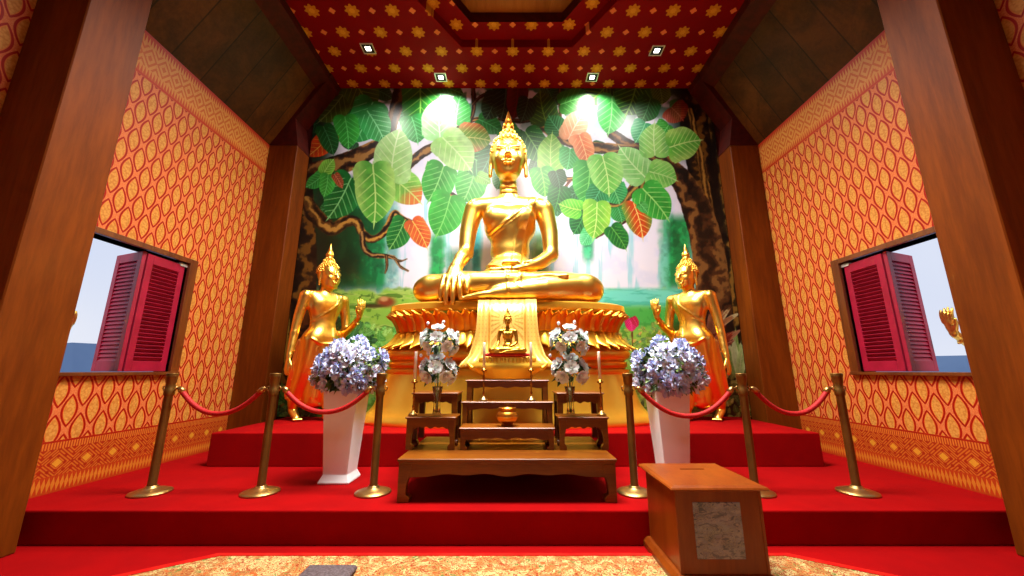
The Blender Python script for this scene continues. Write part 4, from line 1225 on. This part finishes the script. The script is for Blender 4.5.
        for a, b, wa, wb in zip(P[:-1], P[1:], Wd[:-1], Wd[1:]):
            d = b - a; L2 = max(d @ d, 1e-6); t = np.clip(((u - a[0]) * d[0] + (v - a[1]) * d[1]) / L2, 0, 1)
            dx, dy = u - a[0] - t * d[0], v - a[1] - t * d[1]; w_ = (wa + (wb - wa) * t) / 2
            dist = np.sqrt(dx * dx + dy * dy) - w_; sd = (dx * d[1] - dy * d[0]) / math.sqrt(L2) / np.maximum(w_, .3)
            k = dist < best; best = np.where(k, dist, best); side = np.where(k, sd, side); along = np.where(k, s_acc + t * math.sqrt(L2), along); s_acc += math.sqrt(L2)
        m_ = 1 - st_(best + (n2[i0:i1, j0:j1] - .5) * 1.6 * rough, -.5, .6)
        tex = np.sin(side * 4.2 + (n1[i0:i1, j0:j1] - .5) * 9 + along * .03) * .5 + .5; tex = tex * .6 + n2[i0:i1, j0:j1] * .5
        bark = np.array(base)[None, None] * np.ones(u.shape + (1,))
        h = st_(tex, .55, .8)[..., None]; l = (1 - st_(tex, .25, .48))[..., None]
        bark = bark * (1 - h) + np.array(hi) * h; bark = bark * (1 - l) + np.array(lo) * l
        C[i0:i1, j0:j1] = C[i0:i1, j0:j1] * (1 - m_[..., None]) + bark * m_[..., None]
    # leaves
    def leaf(b, t, w, col, edge=None, vein=None, tipcol=None, al=1., fade=0.):
        w = w * .88; b = np.array(b, float); t = np.array(t, float); d = t - b; L = np.hypot(*d); d /= L
        m_ = (U > min(b[0], t[0]) - w) & (U < max(b[0], t[0]) + w) & (V > min(b[1], t[1]) - w) & (V < max(b[1], t[1]) + w)
        ii, jj = np.where(m_)
        if len(ii) == 0: return
        sl = (slice(ii.min(), ii.max() + 1), slice(jj.min(), jj.max() + 1))
        u, v = U[sl] - b[0], V[sl] - b[1]; s = (u * d[0] + v * d[1]) / L; q = (u * -d[1] + v * d[0]) + np.sin(np.clip(s, 0, 1) * 3.) * .04 * L
        sc = np.clip(s, 0, 1)
        # heart-shaped outline ending in a drawn-out tip, lobes rise slightly behind the stalk
        prof = np.where(sc < .36, 1 - .12 * ((.36 - sc) / .36) ** 2, np.clip(1 - (np.clip(sc - .36, 0, 1) / .54) ** 2, 0, 1) ** .8); prof = np.maximum(prof, .09 * np.clip((1 - sc) / .2, 0, 1)); prof = np.where((s > 1) | (s < -.12), 0, prof)
        lob = np.sqrt(np.clip(1 - ((np.abs(q) / (w / 2) - .45) / .48) ** 2, 0, 1)) * .12
        pr0 = np.where(s < .2, 1.02, prof); inside = np.minimum(np.maximum(pr0, np.where(s < .28, .98, 0)) * w / 2 - np.abs(q), (s + lob) * L)
        inside = np.where(s > 1, -9., inside); a = st_(inside, -.4, .5) * al
        col = np.array(col, float); vein = np.array(vein if vein is not None else np.minimum(col * 1.0 + 70, 250)); edge = np.array(edge if edge is not None else col * 1.12 + 8)
        k = np.abs(q) / (w / 2)
        base = col * (1 - (st_(k, .2, 1.)[..., None])) + edge * st_(k, .2, 1.)[..., None]
        base = base * (.86 + .28 * n2[sl][..., None])
        if tipcol is not None:
            f = st_(s + (n1[sl] - .5) * .3, .45, .75)[..., None]; base = base * (1 - f) + np.array(tipcol) * f
        lw = max(.28, w * .015)
        mid = 1 - st_(np.abs(q), lw * .6, lw * 1.7)
        sp = s - .85 * np.abs(q) / L; fr = (sp * 6.5) % 1.; dist = np.abs(fr - .5) / 6.5 * L
        side = (1 - st_(dist, lw * .5, lw * 1.5)) * (s > .02) * (s < .9) * .8
        vn = np.maximum(mid, side)[..., None] * (1 - .35 * st_(k, .5, 1.)[..., None])
        base = base * (1 - vn) + vein * vn
        a = a[..., None]; C[sl] = C[sl] * (1 - a) + base * a
    DG, MG, G2, LG, YG = (22, 92, 38), (44, 128, 52), (70, 152, 62), (132, 190, 96), (150, 200, 84)
    rd = random.Random(3)
    # dense background foliage
    for _ in range(120):
        cu = rd.uniform(305, 720); cv = rd.uniform(84, 205)
        lim = 200 - abs(cu - 512) * .0
        if 400 < cu < 540 and cv > 190: continue
        if cv > 140 and (cu > 668 or cu < 330): continue
        if cv > 175 and (cu > 640): continue
        if rd.random() < .45 and 84 < cv and 380 < cu < 640: continue
        a = rd.uniform(0, 6.28); r = rd.uniform(7, 12)
        leaf((cu, cv), (cu + r * 2 * math.cos(a), cv + r * 2 * abs(math.sin(a)) * .9), r * 1.6, rd.choice([(12, 60, 26), (18, 78, 34), (10, 46, 20), (30, 100, 44)]), al=.9)
    BR, HI, LO = (78, 48, 26), (168, 126, 72), (22, 12, 8)
    DK = ((40, 24, 12), (122, 82, 32), (12, 8, 5))
    # left tree
    curve([(300, 80), (302, 130), (300, 190), (300, 260), (298, 340), (292, 430)], [16, 18, 26, 34, 32, 38], *DK)
    curve([(286, 180), (284, 300), (280, 420)], [10, 12, 16], (66, 50, 18), (168, 132, 56), (16, 12, 6))
    curve([(326, 290), (322, 340), (318, 400)], [14, 10, 8], (16, 20, 10), (30, 44, 16), (6, 8, 4))
    curve([(300, 180), (316, 172), (336, 166), (356, 158), (378, 146), (396, 136)], [21.6, 20.2, 20.2, 18.9, 14.9, 9.5], BR, HI, LO)
    curve([(384, 148), (391, 128), (396, 108), (402, 84)], [8.1, 10.8, 12.2, 14.9], (58, 38, 22), (120, 88, 50), LO)
    curve([(404, 168), (424, 152), (440, 143), (456, 131), (470, 121), (490, 117)], [9.5, 9.5, 8.1, 6.8, 5.4, 2.7], BR, HI, LO)
    curve([(471, 120), (474, 106), (473, 86)], [4, 4, 5], (60, 36, 26), (110, 76, 50), LO); curve([(473, 104), (482, 96), (494, 92)], [3, 3, 3], (60, 36, 26), (110, 76, 50), LO)
    curve([(430, 100), (438, 86)], [3, 4], (60, 36, 26), (110, 76, 50), LO)
    curve([(306, 205), (318, 218), (332, 229), (345, 222), (356, 222), (362, 232), (370, 239), (380, 236), (388, 226), (394, 213), (402, 217), (412, 222), (420, 221)], [17.6, 14.9, 12.2, 9.5, 8.1, 7.4, 6.8, 4.7, 3.4, 2.7], (96, 62, 26), (190, 146, 74), LO)
    curve([(362, 234), (364, 248), (372, 255), (384, 256), (394, 258), (400, 266), (408, 271)], [6, 6, 5, 4.5, 3.5, 2.5, 2], (96, 66, 40), (176, 136, 84), LO)
    curve([(386, 257), (387, 266), (385, 273)], [3.2, 2.4, 1.4], BR, HI, LO); curve([(394, 258), (400, 261), (407, 259)], [2.4, 2, 1], BR, HI, LO)
    curve([(440, 190), (452, 195), (462, 203), (470, 213)], [5.4, 5.4, 5.4, 5.4], BR, HI, LO)
    # right tree
    curve([(700, 84), (698, 130), (708, 180), (716, 240), (722, 320), (728, 430)], [34, 34, 36, 36, 34, 40], *DK)
    curve([(716, 120), (726, 200), (740, 300), (754, 430)], [16, 14, 16, 22], (52, 38, 16), (150, 110, 50), (14, 9, 5))
    curve([(690, 110), (699, 150), (708, 200), (716, 260), (722, 330)], [5, 6, 8, 8, 6], (122, 86, 36), (186, 140, 70), (60, 34, 14))
    curve([(612, 134), (630, 146), (650, 155), (668, 166), (684, 184), (698, 212), (708, 250), (714, 300), (716, 350)], [9.5, 12.2, 14.9, 17.6, 23.0, 29.7, 32.4, 35.1, 35.1], (76, 46, 24), (138, 96, 52), (26, 15, 9))
    curve([(524, 108), (536, 120), (550, 132), (566, 141), (590, 147), (616, 149), (640, 152)], [5.4, 8.1, 8.8, 9.5, 10.8, 10.8, 10.8], (90, 60, 38), HI, (40, 24, 16))
    curve([(500, 119), (520, 121), (536, 119)], [4, 4.5, 4], (50, 26, 18), (90, 60, 40), LO)
    curve([(560, 86), (560, 108), (561, 132)], [3, 3, 2.5], (80, 40, 30), (140, 96, 66), LO)
    curve([(556, 170), (562, 178), (572, 179), (584, 176), (598, 162), (620, 152)], [4, 4.5, 4.5, 4, 4, 5], (104, 74, 34), (186, 150, 80), LO); curve([(570, 181), (563, 190), (558, 196)], [3.2, 3, 2.4], (96, 50, 40), (140, 90, 70), LO)
    curve([(574, 213), (586, 207), (600, 205), (616, 206), (626, 198), (634, 188), (646, 178), (658, 166)], [4.1, 4.7, 5.4, 8.1, 9.5, 9.5, 9.5, 9.5], (96, 74, 34), (170, 138, 70), (44, 28, 14))
    curve([(643, 184), (637, 196), (633, 206)], [6.8, 5.4, 2.7], (96, 74, 34), (150, 120, 60), LO); curve([(596, 238), (608, 230), (620, 224), (630, 217)], [2, 3, 3.5, 3.5], (86, 44, 34), (130, 86, 60), LO)
    L = leaf
    L((345, 92), (316, 124), 34, (66, 86, 22)); L((356, 84), (372, 116), 38, (58, 88, 24), vein=(140, 160, 60)); L((372, 104), (352, 146), 40, (40, 140, 66), vein=(140, 220, 150))
    L((368, 112), (386, 146), 34, (44, 144, 70), vein=(150, 224, 160)); L((345, 118), (348, 152), 28, (50, 150, 54)); L((331, 134), (305, 158), 24, (186, 62, 18), vein=(236, 190, 90))
    L((350, 180), (325, 222), 40, (24, 104, 44), vein=(150, 214, 140)); L((324, 128), (334, 158), 22, (20, 80, 30))
    L((322, 176), (304, 188), 16, (50, 150, 60)); L((324, 173), (335, 158), 17, (120, 190, 70)); L((328, 176), (323, 199), 18, (64, 164, 62)); L((335, 175), (343, 190), 10, (140, 70, 40))
    L((420, 86), (416, 140), 42, (34, 104, 36), vein=(140, 190, 90)); L((412, 118), (418, 146), 30, (48, 138, 66)); L((456, 122), (462, 92), 32, (60, 150, 70)); L((440, 136), (441, 94), 40, (160, 212, 150), vein=(220, 240, 210))
    L((440, 86), (466, 96), 16, (36, 96, 34)); L((443, 168), (426, 205), 38, (60, 146, 62), vein=(150, 210, 130)); L((474, 174), (461, 205), 36, (60, 150, 64), vein=(150, 210, 130))
    L((470, 156), (494, 176), 34, (18, 92, 42), vein=(130, 200, 130)); L((492, 150), (478, 178), 24, (20, 86, 40)); L((480, 120), (504, 134), 22, (26, 104, 40)); L((496, 96), (484, 122), 26, (14, 40, 16)); L((506, 90), (500, 122), 30, (12, 34, 14))
    L((461, 137), (494, 142), 34, (108, 150, 58), edge=(190, 110, 70), vein=(206, 210, 130)); L((404, 222), (387, 252), 27, (26, 104, 42), vein=(150, 204, 120)); L((413, 222), (428, 251), 24, (196, 92, 46), edge=(206, 110, 60), vein=(240, 214, 120))
    L((450, 198), (434, 240), 40, (58, 150, 60), vein=(130, 200, 110)); L((392, 178), (423, 206), 38, (120, 176, 80), vein=(200, 224, 140), tipcol=(206, 126, 70))
    L((391, 176), (402, 124), 44, (160, 206, 126), edge=(178, 218, 150), vein=(212, 236, 180)); L((373, 168), (373, 230), 46, (92, 166, 66), edge=(170, 212, 116), vein=(196, 226, 140)); L((444, 139), (473, 174), 40, (156, 206, 120), edge=(176, 216, 146), vein=(206, 232, 170))
    L((478, 176), (492, 184), 14, (90, 150, 50))
    L((518, 88), (512, 122), 24, (84, 12, 12), vein=(120, 30, 24)); L((546, 122), (540, 88), 34, (36, 70, 22), vein=(110, 140, 50)); L((560, 132), (548, 114), 26, (26, 96, 44)); L((528, 100), (520, 124), 22, (12, 40, 18)); L((505, 128), (520, 150), 24, (40, 120, 44))
    L((526, 133), (544, 166), 32, (22, 98, 40), vein=(140, 200, 110)); L((551, 168), (553, 130), 30, (116, 178, 70), edge=(150, 204, 96), vein=(196, 226, 130)); L((570, 150), (566, 172), 24, (44, 140, 66))
    L((562, 104), (596, 96), 26, (40, 112, 30)); L((608, 84), (586, 104), 40, (24, 66, 24), vein=(120, 160, 60)); L((612, 98), (607, 138), 34, (70, 160, 80), vein=(150, 214, 140)); L((636, 86), (624, 118), 44, (26, 84, 28), vein=(130, 180, 80)); L((660, 88), (662, 106), 22, (70, 96, 30)); L((650, 100), (640, 124), 28, (22, 84, 28))
    L((569, 138), (588, 108), 28, (214, 150, 110), edge=(220, 170, 130), vein=(236, 206, 170)); L((580, 137), (588, 168), 23, (206, 120, 80), edge=(220, 150, 110), vein=(236, 206, 150))
    L((672, 108), (684, 122), 30, (150, 40, 16), al=.7); L((645, 124), (634, 144), 26, (40, 140, 90), vein=(130, 210, 150))
    L((644, 176), (618, 144), 36, (130, 190, 110), edge=(160, 212, 140), vein=(200, 230, 170)); L((668, 126), (656, 140), 26, (60, 150, 54)); L((655, 154), (655, 120), 34, (150, 202, 110), edge=(120, 186, 96), vein=(210, 236, 170)); L((671, 147), (704, 140), 38, (104, 180, 70), edge=(170, 210, 110), vein=(206, 234, 150))
    L((590, 166), (583, 208), 38, (56, 146, 62), vein=(130, 204, 110)); L((612, 186), (620, 206), 28, (40, 130, 70), vein=(130, 200, 130)); L((600, 190), (588, 208), 26, (30, 110, 60)); L((603, 158), (609, 199), 38, (110, 180, 82), edge=(150, 206, 120), vein=(200, 230, 150))
    L((541, 170), (545, 200), 28, (44, 140, 44), vein=(150, 210, 100)); L((560, 188), (553, 214), 26, (16, 84, 34), vein=(70, 150, 70)); L((556, 172), (560, 190), 20, (14, 60, 26))
    L((585, 212), (572, 236), 28, (20, 96, 44), vein=(80, 160, 90)); L((618, 208), (622, 224), 22, (40, 124, 56)); L((580, 210), (557, 203), 22, (96, 180, 60), vein=(200, 230, 120)); L((590, 232), (580, 246), 18, (90, 190, 120), al=.8)
    L((597, 204), (592, 242), 32, (120, 186, 70), edge=(156, 206, 84), vein=(214, 236, 150)); L((634, 204), (643, 242), 30, (196, 78, 26), edge=(110, 150, 60), vein=(240, 214, 130)); L((612, 228), (627, 252), 22, (20, 96, 34), vein=(120, 190, 90))
    L((651, 172), (679, 182), 32, (120, 190, 90), edge=(150, 206, 110), vein=(190, 226, 150)); L((644, 190), (670, 223), 36, (56, 150, 56), vein=(170, 224, 130)); L((640, 204), (648, 214), 12, (60, 140, 60))
    # lower plants of the design
    def tuft(cu, cv, n, r, spread, cols, w, seed, up=(-math.pi / 2)):
        rr = random.Random(seed)
        for i in range(n):
            a = up + rr.uniform(-spread, spread); l = r * rr.uniform(.6, 1.)
            leaf((cu + rr.uniform(-2, 2), cv), (cu + l * math.cos(a), cv + l * math.sin(a)), w, rr.choice(cols), vein=rr.choice(cols))
    def bush(u0, u1, v0, v1, n, cols, seed, r=5):
        rr = random.Random(seed)
        for _ in range(n):
            cu, cv = rr.uniform(u0, u1), rr.uniform(v0, v1); a = rr.uniform(0, 6.28); l = r * rr.uniform(.6, 1.3)
            leaf((cu, cv), (cu + l * math.cos(a), cv + l * math.sin(a)), l * .7, rr.choice(cols))
    bush(640, 780, 350, 424, 420, [(96, 110, 30), (60, 80, 20), (34, 54, 16), (130, 140, 50), (160, 170, 80)], 1, 7)
    bush(612, 668, 322, 360, 90, [(120, 130, 40), (90, 110, 34), (160, 130, 50), (60, 100, 40)], 2, 5)
    bush(266, 312, 385, 424, 150, [(30, 74, 24), (60, 120, 40), (20, 50, 16), (90, 140, 50)], 3, 8)
    bush(334, 372, 322, 350, 70, [(20, 66, 26), (34, 92, 36), (80, 140, 60)], 4, 9)
    bush(366, 400, 326, 420, 120, [(90, 160, 60), (60, 130, 40), (130, 180, 80)], 5, 6)
    tuft(288, 402, 16, 26, .9, [(60, 130, 44), (30, 90, 34), (110, 160, 70)], 5, 6); tuft(344, 352, 14, 30, 1.1, [(24, 84, 34), (16, 60, 26), (60, 120, 50)], 5, 7)
    tuft(738, 372, 16, 50, .75, [(170, 190, 120), (206, 212, 160), (130, 160, 80), (196, 206, 150)], 9, 8); tuft(712, 352, 12, 44, .8, [(120, 40, 24), (186, 130, 96), (150, 60, 36), (206, 160, 130)], 8, 9, -1.1)
    tuft(714, 330, 8, 38, .7, [(214, 200, 150), (170, 120, 80)], 6, 10, -1.0)
    leaf((630, 319), (632, 333), 14, (214, 26, 104), edge=(190, 16, 80), vein=(240, 110, 160)); leaf((633, 318), (638, 328), 8, (160, 10, 50))
    curve([(632, 332), (633, 352)], [1, 1], (90, 40, 20), (120, 60, 30), (60, 30, 10))
    # make the mesh
    me = bpy.data.meshes.new('printed_panel'); nv = NX * NZ
    co = np.empty((nv, 3), np.float32); co[:, 0] = GX.ravel(); co[:, 1] = 0; co[:, 2] = GZ.ravel()
    me.vertices.add(nv); me.vertices.foreach_set('co', co.ravel())
    idx = np.arange(nv, dtype=np.int32).reshape(NZ, NX); q = np.stack([idx[:-1, :-1], idx[:-1, 1:], idx[1:, 1:], idx[1:, :-1]], -1).reshape(-1, 4)
    me.loops.add(len(q) * 4); me.loops.foreach_set('vertex_index', q.ravel()); me.polygons.add(len(q)); me.polygons.foreach_set('loop_start', np.arange(0, len(q) * 4, 4, dtype=np.int32))
    me.update()
    at = me.color_attributes.new('print', 'FLOAT_COLOR', 'POINT')
    s = np.clip(C.reshape(-1, 3) / 255. * np.array([.82, .83, .85]), 0, 1); g_ = s.mean(1, keepdims=True); s = np.clip(g_ + (s - g_) * 1.15 - .015, 0, 1); l_ = np.where(s <= .04045, s / 12.92, ((s + .055) / 1.055) ** 2.4)
    at.data.foreach_set('color', np.concatenate([l_, np.ones((nv, 1))], 1).astype(np.float32).ravel())
    m_, b = newmat('printed_mural'); n = m_.node_tree.nodes.new('ShaderNodeVertexColor'); n.layer_name = 'print'
    m_.node_tree.links.new(n.outputs[0], b.inputs['Base Color']); b.inputs['Roughness'].default_value = .38
    me.materials.append(m_)
    t = empty('mural', (0, YB, 0)); tag(t, 'mural of bodhi leaves, tree trunks and waterfalls covering the wall behind the statues', 'mural')
    o = bpy.data.objects.new('printed_panel', me); COL.objects.link(o); o.parent = t
    mm = MB(); mm.box(X0, X1, .003, .026, Z0, Z1); mm.build('backing_board', M['white'], t)
mural()

# ------------------------------------------------------------------ light
w = bpy.data.worlds.new('world'); SC.world = w; w.use_nodes = True
nt = w.node_tree; bg = nt.nodes['Background']
S.nt = nt; tc = nt.nodes.new('ShaderNodeTexCoord'); sx = nt.nodes.new('ShaderNodeSeparateXYZ'); nt.links.new(tc.outputs['Generated'], sx.inputs[0])
nz = nt.nodes.new('ShaderNodeTexNoise'); nz.inputs['Scale'].default_value = 3.; nt.links.new(tc.outputs['Generated'], nz.inputs['Vector'])
nt.links.new(mix(S(sx.outputs[2]).step(.0, .8), mix(S(nz.outputs[0]).step(.4, .7), (220, 227, 246), (232, 236, 248)), (190, 208, 244)), bg.inputs[0])
bg.inputs[1].default_value = 1.0

def area(name, loc, size, power, rot=(0, 0, 0), col=(1, .93, .84), spread=PI):
    l = bpy.data.lights.new(name, 'AREA'); l.shape = 'RECTANGLE'; l.size, l.size_y = size; l.energy = power; l.color = col; l.spread = spread
    o = bpy.data.objects.new(name, l); COL.objects.link(o); o.location = loc; o.rotation_euler = rot; return o
def spot(name, loc, power, size, blend=.6, rot=(0, 0, 0), col=(1, .95, .86), r=.04):
    l = bpy.data.lights.new(name, 'SPOT'); l.energy = power; l.spot_size = size; l.spot_blend = blend; l.color = col; l.shadow_soft_size = r
    o = bpy.data.objects.new(name, l); COL.objects.link(o); o.location = loc; o.rotation_euler = rot; return o
for x, y, p in ((-2.32, 5.12, 120), (-1.26, 5.73, 240), (1.42, 5.73, 240), (2.35, 5.16, 120)):
    spot('downlight_beam', (x, y, ZC - .03), p, math.radians(150), .9)
# added area lights without fixtures: one overhead, a weak frontal fill behind the camera
area('added_area_light', (.03, 3.35, 6.2), (2.6, 1.3), 570, (math.radians(4), 0, 0), spread=math.radians(125))
area('added_area_light', (.03, -1.5, 6.0), (4.5, 1.2), 32, (math.radians(35), 0, 0))
sl_ = bpy.data.lights.new('sun', 'SUN'); sl_.energy = 2.2; sl_.angle = math.radians(3); sl_.color = (1, .96, .9)
so_ = bpy.data.objects.new('sun', sl_); COL.objects.link(so_); so_.location = (0, -20, 30); so_.rotation_euler = (math.radians(48), 0, 0)
# camera
cam = bpy.data.cameras.new('camera'); cam.sensor_width = 36; cam.lens = FX / 1024 * 36; cam.clip_start = .05; cam.clip_end = 3000
co_ = bpy.data.objects.new('camera', cam); COL.objects.link(co_); co_.location = (0, 0, HCAM); co_.rotation_euler = (math.pi / 2 + PITCH, 0, 0)
SC.camera = co_
vs_ = SC.view_settings; vs_.view_transform = 'Standard'; vs_.look = 'None'; vs_.gamma = 1; vs_.exposure = 0; vs_.use_curve_mapping = False
SC.cycles.max_bounces = 8
